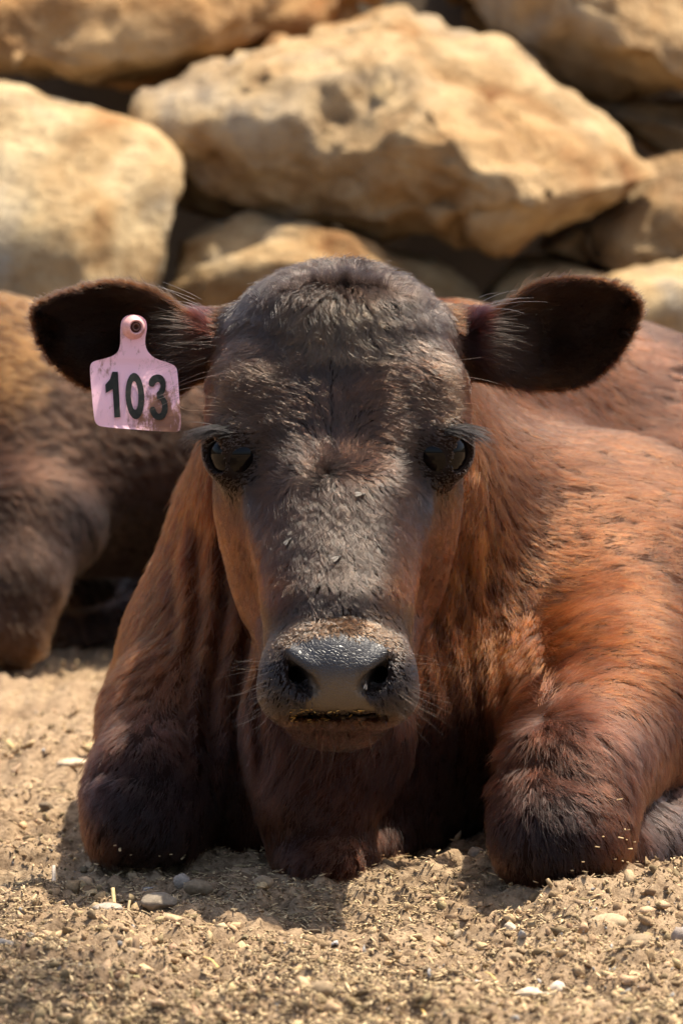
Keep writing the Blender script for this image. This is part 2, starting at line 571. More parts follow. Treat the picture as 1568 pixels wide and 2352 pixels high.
COAT = 0.27
def coat(p, n, part):
    """the coat's own pigment"""
    u, v = proj(p)
    du = np.abs(u - XU)
    z3 = np.stack([p[:, 0], p[:, 1], p[:, 2]], 1)
    nz = fbm(z3 * 28, 3, 3)
    nf = fbm(z3 * 90, 2, 9)
    C = lambda r, g, b: np.array([[r, g, b]])
    dark, grey, red, org = C(.070, .045, .034), C(.115, .085, .068), C(.225, .090, .044), C(.36, .138, .050)
    c = np.repeat(dark, len(p), 0)
    c = lerp(c, C(.048, .034, .027), 1 - sstep(720, 840, v))
    # poll fringe paler, brow over each eye paler brown
    c = lerp(c, C(.17, .125, .088), sstep(670, 730, v) * (1 - sstep(790, 840, v)) * (1 - sstep(40, 140, du)) * .75)
    c = lerp(c, C(.19, .125, .085), np.exp(-(((du - 255) / 45) ** 2 + ((v - 905) / 75) ** 2)) * .9)
    c = lerp(c, C(.11, .068, .048), np.exp(-(((du - 170) / 70) ** 2 + ((v - 900) / 90) ** 2)) * .6)
    # cheeks
    ch = sstep(1060, 1230, v) * sstep(60, 240, du)
    c = lerp(c, red * .70, ch)
    c = lerp(c, org * .75, ch * sstep(215, 280, du) * .4)  # outer edge painted orange for the backlit rim
    # dark patch running down from the inner eye corner, dark rims
    c = lerp(c, C(.036, .026, .022), np.exp(-(((du - 192 + (v - 1130) * .12) / 40) ** 2 + ((v - 1130) / 85) ** 2)) * .98)
    c = lerp(c, C(.040, .030, .026), np.exp(-(((du - 245) / 40) ** 2 + ((v - 1095) / 34) ** 2)) * .8)
    # bridge of the nose
    br = sstep(1110, 1200, v) * (1 - sstep(1380, 1440, v)) * (1 - sstep(70, 150, du))
    c = lerp(c, C(.080, .056, .044), br)
    c = lerp(c, org * .62, sstep(1250, 1340, v) * (1 - sstep(1400, 1440, v)) * np.exp(-((du - 165) / 55) ** 2) * .85)
    # muzzle
    hm = (part == 0) * (1 - sstep(-.04, -.01, p[:, 1]))
    mz = sstep(1370, 1450, v + .0009 * du ** 2 + 14 * nz) * hm
    c = lerp(c, C(.125, .080, .054), mz)
    c = lerp(c, C(.048, .038, .035), sstep(1480, 1530, v) * (1 - sstep(1625, 1650, v)) * hm)
    c = lerp(c, red * .28, sstep(1640, 1665, v) * (part == 0))
    # sides of the head towards the ears
    c = lerp(c, red * .6, sstep(255, 300, du) * (1 - sstep(960, 1000, v)) * (part == 0))
    # ears
    e = (part == 1) | (part == 2)
    if e.any():
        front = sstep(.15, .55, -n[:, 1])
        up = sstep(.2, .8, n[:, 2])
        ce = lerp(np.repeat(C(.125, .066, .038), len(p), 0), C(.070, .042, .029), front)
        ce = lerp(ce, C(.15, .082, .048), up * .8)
        rootd = np.minimum(np.abs(u - 478), np.abs(u - 1082))
        ce = lerp(ce, red * .32, (1 - sstep(5, 55, rootd)) * (1 - sstep(760, 860, v)))
        c = np.where(e[:, None], ce, c)
    # body
    b = part == 3
    cb = np.repeat(C(.215, .090, .042), len(p), 0)
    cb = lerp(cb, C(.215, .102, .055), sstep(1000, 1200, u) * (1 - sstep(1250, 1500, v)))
    cb = lerp(cb, C(.30, .108, .050), np.exp(-(((u - 420) / 90) ** 2 + ((v - 1200) / 220) ** 2)) * .8)  # sunlit edge of the neck painted in as orange
    cb = lerp(cb, C(.31, .120, .040), np.exp(-(((u - 1090) / 110) ** 2 + ((v - 1330) / 260) ** 2)) * .6)  # sunlit orange painted on the neck beside the cheek
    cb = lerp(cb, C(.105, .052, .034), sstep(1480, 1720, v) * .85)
    cb = lerp(cb, C(.060, .036, .028), sstep(1620, 1850, v) * sstep(850, 930, u) * (1 - sstep(1080, 1160, u)) * .8)  # shade between brisket and right leg painted into the coat
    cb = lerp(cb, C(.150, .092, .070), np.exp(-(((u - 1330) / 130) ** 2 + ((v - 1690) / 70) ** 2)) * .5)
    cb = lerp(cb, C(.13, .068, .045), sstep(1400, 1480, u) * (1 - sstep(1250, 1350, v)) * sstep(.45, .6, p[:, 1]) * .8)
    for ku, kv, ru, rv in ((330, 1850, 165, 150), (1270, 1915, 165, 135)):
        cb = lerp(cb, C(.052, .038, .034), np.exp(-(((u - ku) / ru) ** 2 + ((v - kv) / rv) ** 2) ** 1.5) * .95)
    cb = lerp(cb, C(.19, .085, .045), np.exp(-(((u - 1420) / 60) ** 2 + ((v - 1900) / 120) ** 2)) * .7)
    cb = lerp(cb, C(.12, .092, .075), sstep(1470, 1500, u) * sstep(1800, 1850, v))
    c = np.where(b[:, None], cb, c)
    c = np.where(b[:, None], c * 1.22, c)
    amp = np.where(b, .22, .20)
    c = c * (1 + amp * nz + .18 * nf)[:, None]
    lum = c.mean(1, keepdims=True)
    c = lum + (c - lum) * np.where(b, 1.30, 1.45)[:, None]
    c = c * np.where(b[:, None], np.array([[1.06, .87, .92]]), np.array([[1.03, .97, .93]]))
    return np.clip(c * COAT, .004, .9)

def flow(p, n, part):
    """the way the coat lies, as a unit tangent"""
    u, v = proj(p)
    dx = u - 762; sg = np.where(dx < 0, -1.0, 1.0); adx = np.abs(dx)
    wx, wy = u - 752, v - 1088
    # below the whorl
    aC = np.stack([wx * .0016 * np.where(v > 1380, 2.2, 1.0), np.ones_like(u)], 1)
    # fountain above the whorl
    a = np.radians(12 + 92 * sstep(0, 150, adx) + 25 * sstep(190, 290, adx))
    aB = np.stack([sg * np.sin(a), -np.cos(a)], 1)
    # fringe falling from the poll
    aA = np.stack([(u - 776) * .0062, 1 + 0 * u], 1)
    top = 1 - sstep(612, 655, v)
    aA = lerp(nrm(aA), nrm(np.stack([(u - 776) * .006, -1 + 0 * u], 1)), top)
    d = lerp(nrm(aA), aB, sstep(800, 850, v + 12 * np.sin(u / 23.)))
    d = lerp(d, nrm(aC), sstep(1060, 1115, v - adx * .10))
    rad = nrm(np.stack([wx - .7 * wy + 6 * fbm(p * 300, 1, 71), wy + .7 * wx + 6 * fbm(p * 300, 1, 72)], 1))
    d = lerp(d, rad, np.exp(-((wx / 34) ** 2 + (wy / 30) ** 2)))
    d = nrm(d)
    t = np.stack([d[:, 0], .25 * np.abs(n[:, 0]) * (v > 1100), -d[:, 1]], 1)
    # ears: outwards to the tip, fanning to the rim
    for s, k in ((-1, 1), (1, 2)):
        m = part == k
        b = p[:, 2] - EAR_CEN[s][2]
        te = np.stack([s * np.ones_like(u), .1 * np.ones_like(u), .9 * b / .035], 1)
        t = np.where(m[:, None], te, t)
    # body
    m = part == 3
    tb = np.stack([-.18 + 0 * u, 0 * u, -1 + 0 * u], 1)
    fl = sstep(1040, 1350, u) * (1 - sstep(1500, 1750, v))
    tb = lerp(tb, np.array([[.85, .35, -.45]]), fl)
    rl = sstep(1150, 1250, u) * sstep(1550, 1750, v)
    tb = lerp(tb, np.array([[.35, -.1, -1.0]]), rl)
    w = np.stack([fbm(p * 9, 2, 31), fbm(p * 9, 2, 41), fbm(p * 9, 2, 51)], 1)
    tb = tb + .24 * w
    t = np.where(m[:, None], tb, t)
    t = t - n * np.sum(t * n, 1, keepdims=True)
    return nrm(t)

def hair_obj(name, pts, r0, r1, cols, mat, parent):
    n, k, _ = pts.shape
    hc = bpy.data.hair_curves.new(name)
    hc.add_curves([k] * n)
    hc.attributes['position'].data.foreach_set('vector', pts.astype(np.float32).ravel())
    t = np.linspace(0, 1, k)[None, :]
    r0 = np.broadcast_to(np.asarray(r0, float).reshape(-1, 1), (n, 1))
    rad = r0 * (1 - t ** 1.6) + r1 * t ** 1.6
    a = hc.attributes.new('radius', 'FLOAT', 'POINT'); a.data.foreach_set('value', rad.astype(np.float32).ravel())
    a = hc.attributes.new('fcol', 'FLOAT_COLOR', 'CURVE')
    c4 = np.ones((n, 4), np.float32); c4[:, :3] = cols
    a.data.foreach_set('color', c4.ravel())
    hc.materials.append(mat)
    o = bpy.data.objects.new(name, hc); col.objects.link(o)
    o.parent = parent
    return o

def sample_surface(V, Q, NV, w, n):
    tri = np.concatenate([Q[:, [0, 1, 2]], Q[:, [0, 2, 3]]])
    ar = .5 * np.linalg.norm(np.cross(V[tri[:, 1]] - V[tri[:, 0]], V[tri[:, 2]] - V[tri[:, 0]]), axis=1) * w[tri].mean(1)
    cs = np.cumsum(ar)
    f = np.searchsorted(cs, rng.random(n) * cs[-1])
    f = np.minimum(f, len(tri) - 1)
    a, b = rng.random(n), rng.random(n)
    s = np.sqrt(a)
    bc = np.stack([1 - s, s * (1 - b), s * b], 1)
    T = tri[f]
    return (V[T] * bc[:, :, None]).sum(1), nrm((NV[T] * bc[:, :, None]).sum(1))

def grow(roots, nor, part, per, spread, length_fn, lift_fn, flow_fn, coat_fn, K=6, clump=.6, wave=.06, jitter=.18, lenjit=.25, coljit=.25, cpow=1.2, strand=None):
    """hairs in tufts: each tuft's hairs lean towards its middle hair"""
    n = len(roots)
    T = flow_fn(roots, nor, part)
    L = length_fn(roots, nor, part)
    A = lift_fn(roots, nor, part)
    Cc = coat_fn(roots, nor, part)
    B = np.cross(nor, T)
    ph = rng.random(n) * 1.6 + 9 * fbm(roots * 45, 2, 19)
    freq = 6 + 3 * rng.random(n)
    wamp = wave * (0.4 + rng.random(n))
    T = nrm(T + jitter * (.6 * rng.normal(size=(n, 1))) * B)
    rep = np.repeat(np.arange(n), per)
    m = len(rep)
    ang = rng.random(m) * 6.283; rr = np.sqrt(rng.random(m))
    sp = np.broadcast_to(np.asarray(spread, float), (n,))[rep]
    off = (np.cos(ang) * rr * sp)[:, None] * T[rep] + (np.sin(ang) * rr * sp)[:, None] * B[rep]
    Tj = nrm(T[rep] + (jitter * rng.normal(size=(m, 1))) * B[rep])
    Lm = L[rep] * np.clip(1 + lenjit * rng.normal(size=m), .35, 1.8)
    Am = A[rep] * np.clip(1 + .35 * rng.normal(size=m), .2, 2.5)
    t = np.linspace(0, 1, K)
    pts = np.empty((m, K, 3))
    base = roots[rep] + off - nor[rep] * .0002
    # the surface falls away under the offset hairs
    for i, tt in enumerate(t):
        up = np.sin(Am) * tt - .42 * np.sin(Am) * tt * tt
        w = wamp[rep] * np.sin(freq[rep] * tt + ph[rep]) * tt * (0.5 + .5 * tt)
        pts[:, i] = (base + Tj * (Lm * tt * np.cos(Am))[:, None] + nor[rep] * (Lm * up)[:, None] + B[rep] * (Lm * w)[:, None]
                     - off * (clump * tt ** cpow))
    cm = Cc[rep] * np.exp((coljit * .6 if strand is None else strand) * rng.normal(size=(m, 1)) + coljit * .8 * rng.normal(size=(n, 1))[rep])
    return pts, np.clip(cm, .005, .95)

m_fur = hair_mat('calf_coat', .28, .36, 1.28)
m_skin, nt, bs = new_mat('calf_skin')
at = N(nt, 'ShaderNodeAttribute', attribute_name='fcol')
nt.links.new(at.outputs['Color'], bs.inputs['Base Color'])
tc = N(nt, 'ShaderNodeTexCoord')
vor = N(nt, 'ShaderNodeTexVoronoi', feature='DISTANCE_TO_EDGE'); vor.inputs['Scale'].default_value = 420
nz = N(nt, 'ShaderNodeTexNoise'); nz.inputs['Scale'].default_value = 160; nz.inputs['Detail'].default_value = 4
nt.links.new(tc.outputs['Object'], vor.inputs['Vector']); nt.links.new(tc.outputs['Object'], nz.inputs['Vector'])
mr = N(nt, 'ShaderNodeMapRange'); mr.inputs['From Max'].default_value = .12
nt.links.new(vor.outputs['Distance'], mr.inputs['Value'])
mx = N(nt, 'ShaderNodeMath', operation='MULTIPLY_ADD'); mx.inputs[1].default_value = .6
nt.links.new(nz.outputs['Fac'], mx.inputs[0]); nt.links.new(mr.outputs[0], mx.inputs[2])
bump(nt, bs, mx.outputs[0], .45, .0007)
bs_b = [n for n in nt.nodes if n.type == 'BUMP'][0]
al = N(nt, 'ShaderNodeMath', operation='MULTIPLY'); al.inputs[1].default_value = .5
nt.links.new(at.outputs['Alpha'], al.inputs[0]); nt.links.new(al.outputs[0], bs_b.inputs['Strength'])
rr_ = ramp(nt, nz.outputs['Fac'], [(.35, (.36,) * 3), (.7, (.60,) * 3)])
rm = N(nt, 'ShaderNodeMix'); rm.data_type = 'FLOAT'
nt.links.new(at.outputs['Alpha'], rm.inputs[0]); rm.inputs[2].default_value = .7
nt.links.new(rr_.outputs[0], rm.inputs[3]); nt.links.new(rm.outputs[0], bs.inputs['Roughness'])
rs = N(nt, 'ShaderNodeMix'); rs.data_type = 'FLOAT'
nt.links.new(at.outputs['Alpha'], rs.inputs[0]); rs.inputs[2].default_value = .06; rs.inputs[3].default_value = .5
nt.links.new(rs.outputs[0], bs.inputs['Specular IOR Level'])

vp = part_of(CV)
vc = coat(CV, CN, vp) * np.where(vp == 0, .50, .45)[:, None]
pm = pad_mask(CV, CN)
uu, vv = proj(CV)
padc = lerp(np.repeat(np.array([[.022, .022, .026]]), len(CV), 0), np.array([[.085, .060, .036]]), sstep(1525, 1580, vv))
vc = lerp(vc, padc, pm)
eyed = np.minimum(np.linalg.norm(CV - EYE[-1], axis=1), np.linalg.norm(CV - EYE[1], axis=1))
vc = lerp(vc, np.array([[.02, .016, .014]]), 1 - sstep(.019, .0225, eyed))
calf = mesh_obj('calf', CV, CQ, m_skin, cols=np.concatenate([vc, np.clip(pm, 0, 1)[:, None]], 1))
tag(calf, 'dark reddish brown calf lying down facing the viewer with a pink tag in one ear', 'calf')
print('calf', len(CV), len(CQ))

tocam = nrm(CAM - CV)
facing = np.sum(tocam * CN, 1)
vis = sstep(-.55, -.15, facing) * (CV[:, 2] > .004)
lid = sstep(.0195, .0225, eyed)
nost = np.minimum.reduce([rcone(CV, P(XU + s * 92, 1540, -.136), P(XU + s * 92, 1540, -.10), .0075, .007) for s in (-1, 1)])
w_head = (vp == 0) * vis * (1 - pm) * lid * sstep(0, .003, nost)

def len_head(p, n, part):
    u, v = proj(p); du = np.abs(u - XU)
    L = np.interp(v, [590, 640, 760, 830, 1000, 1100, 1250, 1380, 1430, 1500, 1640, 1700],
                  [.015, .014, .014, .0145, .0155, .0125, .0095, .0068, .0042, .0030, .0045, .011])
    side = sstep(190, 270, du)
    L = L * (1 - .40 * side * (v < 1400))
    ed = np.minimum(np.linalg.norm(p - EYE[-1], axis=1), np.linalg.norm(p - EYE[1], axis=1))
    L = L * (.22 + .78 * sstep(.022, .042, ed))
    return L * (1 + .22 * fbm(p * 60, 2, 77)[:])

def lift_head(p, n, part):
    u, v = proj(p)
    return np.radians(np.interp(v, [590, 640, 700, 830, 1000, 1400, 1500, 1660], [48, 24, 14, 12, 10, 12, 24, 24]))

def len_ear(p, n, part):
    u, v = proj(p)
    inner = sstep(.1, .5, -n[:, 1])
    rootd = np.minimum(np.abs(u - 478), np.abs(u - 1082))
    return .0065 + .008 * inner * (1 - sstep(60, 230, rootd))

def lift_ear(p, n, part): return np.radians(22 + 10 * fbm(p * 50, 2, 13))
def len_body(p, n, part):
    u, v = proj(p)
    L = .0130 + 0 * u
    return L * (1 - .25 * sstep(1750, 1850, v)) * (1 + .25 * fbm(p * 25, 2, 5))
def lift_body(p, n, part): return np.radians(12 + 5 * fbm(p * 20, 2, 15))

NH = 1.0
m_headfur = hair_mat('face_coat', .15, .28, 1.50)
def make_fur(name, weight, ntuft, per, spread, lf, af, r0, K=6, mat=None, **kw):
    roots, nor = sample_surface(CV, CQ, CN, weight.astype(float), int(ntuft * NH))
    part = part_of(roots)
    if callable(spread): spread = spread(roots, nor, part)
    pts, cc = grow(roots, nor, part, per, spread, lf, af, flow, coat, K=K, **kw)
    return hair_obj(name, pts, r0, .00004, cc, mat or m_fur, calf)

Lh = len_head(CV, CN, vp)
make_fur('head_fur', w_head * np.clip(.014 / Lh, .6, 2.4), 50000, 8, lambda p, n, q: np.clip(.105 * len_head(p, n, q), .0007, .0018), len_head, lift_head, .00013, wave=.15, clump=.80, coljit=.32, strand=.30, cpow=.9, jitter=.10, lenjit=.18, mat=m_headfur)
for k, nm in ((1, 'ear_fur'), (2, 'ear_fur')):
    make_fur(nm, (vp == k) * vis, 6500, 6, .0014, len_ear, lift_ear, .00015, wave=.05, clump=.5)
w_body = (vp == 3) * vis * np.where((uu > -80) & (uu < 1680), 1.0, .22) * np.where(CV[:, 1] > .65, .8, 1.0)
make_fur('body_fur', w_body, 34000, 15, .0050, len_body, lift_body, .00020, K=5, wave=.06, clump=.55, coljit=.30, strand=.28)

m_eye, nt, bs = new_mat('eye')
bs.inputs['Base Color'].default_value = (.003, .002, .002, 1); bs.inputs['Roughness'].default_value = .03; bs.inputs['Specular IOR Level'].default_value = .16
def ball(name, c, r, mat, seg=48, rings=24, parent=None):
    bm = bmesh.new(); bmesh.ops.create_uvsphere(bm, u_segments=seg, v_segments=rings, radius=r)
    me = bpy.data.meshes.new(name); bm.to_mesh(me); bm.free()
    for f in me.polygons: f.use_smooth = True
    me.materials.append(mat)
    o = bpy.data.objects.new(name, me); col.objects.link(o); o.location = c
    if parent: o.parent = parent
    return o
for s in (-1, 1):
    ball('eye', EYE[s], EYE_R, m_eye, parent=calf)

from mathutils.bvhtree import BVHTree
_bvh = BVHTree.FromPolygons([Vector(q) for q in CV.tolist()], CQ.tolist())
def surf(u, v):
    """first point of the calf's skin seen at a grid place, with its normal"""
    d = ray(u, v); d = d / np.linalg.norm(d)
    p, n, i, _ = _bvh.ray_cast(Vector(CAM), Vector(d))
    if p is None: return P(u, v, 0), np.array([0, -1.0, 0])
    n = CN[CQ[i]].mean(0)
    return np.array(p), n / np.linalg.norm(n)

# eyelashes, whiskers, stray hairs
def strands(name, items, r0, r1, c, parent=calf, K=9, mat=None):
    """items: list of (root, direction, length, droop vector)"""
    t = np.linspace(0, 1, K)[:, None]
    pts = np.array([r + d * L * t + g * L * t * t for r, d, L, g in items])
    cc = np.array([c] * len(items)) * (1 + .25 * rng.normal(size=(len(items), 1)))
    return hair_obj(name, pts, r0, r1, np.clip(cc, .004, .9), mat or m_fur, parent)

m_lash = hair_mat('lash', .5, .5, 1.18)
for s in (-1, 1):
    it = []
    for k in range(110):
        a = rng.random()
        u = XU + s * (244 + 40 * a + 5 * rng.normal()); v = 998 - 16 * math.sin(a * 2.6) + 4 * rng.normal()
        p, n = surf(u, v)
        d = nrm(np.array([s * (1.2 + .15 * rng.normal()), -.45 + .25 * rng.normal(), .0 + .16 * rng.normal() + .3 * (1 - a)]))
        it.append((p, d, .021 * (.7 + .5 * rng.random()), np.array([s * .15, .05, -.42 + .12 * rng.normal()])))
    strands('eyelash', it, .00030, .00006, (.005, .0045, .005), mat=m_lash)
it = []
for k in range(1500):
    u = XU + 10 + 62 * rng.normal(); v = 648 + 14 * rng.random() + .0016 * (u - XU) ** 2
    p, n = surf(u, v)
    g = .25 * math.sin(u / 11.) + .12 * rng.normal()
    d = nrm(np.array([(u - XU) * .004 + g, .10 + .25 * rng.normal(), 1.0]))
    it.append((p, d, .009 + .008 * rng.random(), np.array([.2 * g, -.1, -.1])))
strands('poll_tuft', it, .00012, .00003, (.020, .014, .012), K=5, mat=m_lash)
it = []
for k in range(900):
    u, v = 752 + 20 * rng.normal(), 1088 + 18 * rng.normal()
    p, n = surf(u, v)
    a = math.atan2(v - 1088, u - 752) + 1.1 + .5 * rng.normal()
    d = nrm(np.array([math.cos(a), -.3, -math.sin(a) + .25]) + .25 * n)
    it.append((p, d, .005 + .006 * rng.random(), -.25 * n))
strands('forehead_whorl', it, .00012, .00003, (.020, .014, .012), K=5)
it = []
for s in (-1, 1):
    for k in range(46):
        u = XU + s * (120 + 62 * rng.random()); v = 1490 + 150 * rng.random()
        p, n = surf(u, v)
        d = nrm(n + np.array([s * .9, -.1, -.25 - .5 * (v - 1490) / 150]) + .25 * rng.normal(size=3))
        it.append((p, d, .014 + .024 * rng.random() ** 1.5, np.array([0, 0, .12 * rng.normal()]) + .08 * rng.normal(size=3)))
for k in range(60):
    u = XU + 105 * (2 * rng.random() - 1); v = 1655 + 45 * rng.random()
    p, n = surf(u, v)
    d = nrm(n * .8 + np.array([(u - XU) * .004, -.1, -.9]) + .22 * rng.normal(size=3))
    it.append((p, d, .010 + .022 * rng.random(), .1 * rng.normal(size=3)))
strands('whisker', it, .00006, .00002, (.10, .055, .03))
it = []
for s in (-1, 1):
    for k in range(9):
        u = XU + s * (262 + 14 * rng.random()); v = 880 + 80 * rng.random()
        p, n = surf(u, v)
        d = nrm(np.array([s, -.4, .28 + .2 * rng.normal()]))
        it.append((p, d, .010 + .006 * rng.random(), np.array([0, 0, -.2])))
strands('brow_hair', it, .00010, .00003, (.35, .26, .18))
# one long pale hair from the tagged ear to the brow
a, b = P(378, 826, .03), P(478, 946, -.005)
t = np.linspace(0, 1, 24)[:, None]
pts = a + (b - a) * t + np.array([[-.004, 0, -.012]]) * np.sin(t * 3.14) + np.array([[.0015, 0, .001]]) * np.sin(t * 9)
hair_obj('stray_hair', pts[None], .00011, .00006, np.array([[.55, .45, .33]]), m_fur, calf)
# wisps lying across the hollow of each ear
for s, (ru, rv) in ((-1, (440, 790)), (1, (1118, 780))):
    it = []
    for k in range(420):
        u = ru - s * 10 + 22 * rng.normal(); v = rv + 34 * rng.normal()
        p, n = surf(u, v)
        up = (rv - v) / 60.0
        d = nrm(np.array([s * 1.0, -.35 + .2 * rng.normal(), .10 + .22 * up + .12 * rng.normal()]))
        it.append((p, d, .016 + .026 * rng.random(), np.array([0, .25, -.16 + .10 * rng.normal()])))
    strands('ear_hair', it, .00010, .00003, (.060, .044, .036), mat=m_lash)

# ================================================================== the other calf, lying behind
def other_sdf(p):
    f = chain(p, [(P(-420, 1000, 1.55), .150), (P(0, 985, 1.42), .118), (P(300, 1010, 1.40), .112), (P(640, 1010, 1.50), .120)], .05)
    f = smin(f, chain(p, [(P(-60, 880, 1.38), .100), (P(40, 1010, 1.34), .105), (P(60, 1160, 1.24), .070)], .04), .05)
    f = smin(f, chain(p, [(P(60, 1180, 1.20), .060), (P(48, 1330, 1.14), .034), (P(30, 1450, 1.12), .028)], .03), .03)
    f = smin(f, chain(p, [(P(40, 1468, 1.12), .024), (P(-120, 1480, 1.15), .024), (P(-260, 1480, 1.2), .024)], .02), .02)
    f = smin(f, chain(p, [(P(480, 1250, 1.62), .07), (P(300, 1440, 1.46), .022), (P(140, 1462, 1.36), .022)], .02), .02)
    f = smin(f, ell(p, P(260, 1360, 1.62), (.16, .07, .075)), .04)  # bulk added to fill the gap below the belly with dark, for its shadow
    f = smin(f, chain(p, [(P(-420, 900, 1.6), .13), (P(-640, 760, 1.75), .09)], .04), .05)
    f = smin(f, ell(p, P(-760, 800, 1.65), (.10, .075, .07)), .04)
    return smax(f, .001 - p[:, 2], .012)
ox = np.arange(-.68, .22, .011); oy = np.arange(1.0, 1.95, .011); oz = np.arange(-.02, .52, .011)
OV, OQ = polygonise(other_sdf, ox, oy, oz)
ON, OA = vert_normals(OV, OQ)
def coat_other(p, n, part):
    u, v = proj(p)
    z3 = p * 1.0
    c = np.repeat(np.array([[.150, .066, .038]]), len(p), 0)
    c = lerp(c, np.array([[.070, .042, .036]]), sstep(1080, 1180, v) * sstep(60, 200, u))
    c = lerp(c, np.array([[.50, .215, .070]]), (1 - sstep(60, 170, u + (v - 800) * .35)) * (1 - sstep(860, 1000, v)))  # sunlight on the upper back painted in as orange
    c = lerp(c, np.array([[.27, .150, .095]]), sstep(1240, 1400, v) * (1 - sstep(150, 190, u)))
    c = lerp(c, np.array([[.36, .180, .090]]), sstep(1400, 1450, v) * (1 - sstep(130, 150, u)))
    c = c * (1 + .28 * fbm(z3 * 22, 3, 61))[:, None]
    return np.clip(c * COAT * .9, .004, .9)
OV = OV - np.array([[0, 0, .022]]) * sstep(.05, .2, OV[:, 2])[:, None]
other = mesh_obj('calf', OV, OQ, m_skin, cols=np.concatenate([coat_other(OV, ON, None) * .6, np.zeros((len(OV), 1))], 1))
tag(other, 'second brown calf lying half out of frame behind the tagged calf, out of focus', 'calf')
def flow_other(p, n, part):
    t = np.array([[.7, 0, -.6]]) + .4 * np.stack([fbm(p * 9, 2, 31), fbm(p * 9, 2, 41), fbm(p * 9, 2, 51)], 1)
    return nrm(t - n * np.sum(t * n, 1, keepdims=True))
wo = sstep(-.4, 0, np.sum(nrm(CAM - OV) * ON, 1)) * (OV[:, 2] > .004)
r_, n_ = sample_surface(OV, OQ, ON, wo, 14000)
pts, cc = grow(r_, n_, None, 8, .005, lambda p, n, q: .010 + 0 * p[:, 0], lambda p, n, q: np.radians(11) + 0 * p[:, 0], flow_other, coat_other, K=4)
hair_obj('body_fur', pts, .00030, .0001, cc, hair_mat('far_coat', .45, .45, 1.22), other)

# ================================================================== ground
def gh(x, y):
    p = np.stack([x, y, 0 * x], 1)
    near = 1 / (1 + (np.maximum(np.abs(x) - .6, 0) + np.maximum(np.abs(y) - 1.2, 0)) * .8)
    h = .010 * fbm(p * 5.0, 3, 101) + near * .007 * fbm(p * 13, 2, 107)
    r = 1 - np.abs(fbm(p * 26, 3, 111))
    h = h + near * (.0100 * (r - .6) + .0050 * fbm(p * 70, 3, 121) + .0020 * fbm(p * 190, 2, 131))
    # soil pushed up round the knees, hollow in front of them
    for u, v, a, w in ((330, 1985, .004, .06), (735, 2020, .002, .06), (1290, 2050, .004, .07), (1020, 2010, .006, .05), (1540, 1990, .012, .05), (1560, 2090, .010, .09)):
        g = G(u, v)
        h = h + a * np.exp(-((x - g[0]) ** 2 + (y - g[1]) ** 2) / w ** 2)
    for u, v, a, w in ((330, 2230, .010, .07), (1010, 2240, .010, .05)):
        g = G(u, v)
        h = h - a * np.exp(-(((x - g[0]) / w) ** 2 + ((y - g[1]) / (w * 1.3)) ** 2))
    return h - .004

def grow_axis(lo, hi, fine, far):
    m = np.arange(lo, hi, fine); st = fine; a = [m[-1]]
    while a[-1] < far:
        st *= 1.16; a.append(a[-1] + st)
    st = fine; b = [m[0]]
    while b[-1] > -far:
        st *= 1.16; b.append(b[-1] - st)
    return np.concatenate([np.array(b[:0:-1]), m, np.array(a[1:])])
ax, ay = grow_axis(-.40, .42, .0034, 400), grow_axis(-.62, .35, .0034, 900)
gx, gy = np.meshgrid(ax, ay, indexing='ij')
gz = gh(gx.ravel(), gy.ravel())
gv = np.stack([gx.ravel(), gy.ravel(), gz], 1)
nxg, nyg = len(ax), len(ay)
ii = np.arange(nxg * nyg).reshape(nxg, nyg)
gq = np.stack([ii[:-1, :-1], ii[1:, :-1], ii[1:, 1:], ii[:-1, 1:]], -1).reshape(-1, 4)
m_soil, nt, bs = new_mat('dry_soil')
f1 = noise_fac(nt, 9, 6, .65); f2 = noise_fac(nt, 140, 5, .7)
c1 = ramp(nt, f1, [(.3, (.26, .175, .105)), (.55, (.385, .275, .17)), (.75, (.49, .365, .23))])
c2 = ramp(nt, f2, [(.36, (.35, .31, .28)), (.58, (1, 1, 1))])
nt.links.new(mixrgb(nt, .85, c1.outputs[0], c2.outputs[0], 'MULTIPLY'), bs.inputs['Base Color'])
bs.inputs['Roughness'].default_value = .95
bs.inputs['Specular IOR Level'].default_value = .15
bump(nt, bs, noise_fac(nt, 420, 6, .75), .8, .003)
ground = mesh_obj('ground', gv, gq, m_soil)
tag(ground, kind='structure')

# crumbs of soil and chaff strewn over it
def base_solid(kind):
    bm = bmesh.new()
    if kind == 'clod': bmesh.ops.create_icosphere(bm, subdivisions=1, radius=1)
    else: bmesh.ops.create_icosphere(bm, subdivisions=3, radius=1)
    v = np.array([q.co[:] for q in bm.verts]); f = np.array([[q.index for q in p.verts] for p in bm.faces])
    bm.free()
    return v, f

def rand_rot(n):
    q = nrm(rng.normal(size=(n, 4)))
    w, x, y, z = q.T
    return np.stack([np.stack([1 - 2 * (y * y + z * z), 2 * (x * y - z * w), 2 * (x * z + y * w)], -1),
                     np.stack([2 * (x * y + z * w), 1 - 2 * (x * x + z * z), 2 * (y * z - x * w)], -1),
                     np.stack([2 * (x * z - y * w), 2 * (y * z + x * w), 1 - 2 * (x * x + y * y)], -1)], 1)

def colour_mat(name, rough=.95, bscale=500, bstr=.5, spec=.15):
    m, nt, bs = new_mat(name)
    a = N(nt, 'ShaderNodeAttribute', attribute_name='fcol')
    f = noise_fac(nt, bscale, 4, .7)
    r = ramp(nt, f, [(.3, (.62, .60, .58)), (.65, (1.1, 1.1, 1.1))])
    nt.links.new(mixrgb(nt, .8, a.outputs['Color'], r.outputs[0], 'MULTIPLY'), bs.inputs['Base Color'])
    bs.inputs['Roughness'].default_value = rough
    bs.inputs['Specular IOR Level'].default_value = spec
    bump(nt, bs, f, bstr, .002)
    return m
m_crumb = colour_mat('soil_crumb')
m_straw = colour_mat('straw', .6, 300, .2, .3)

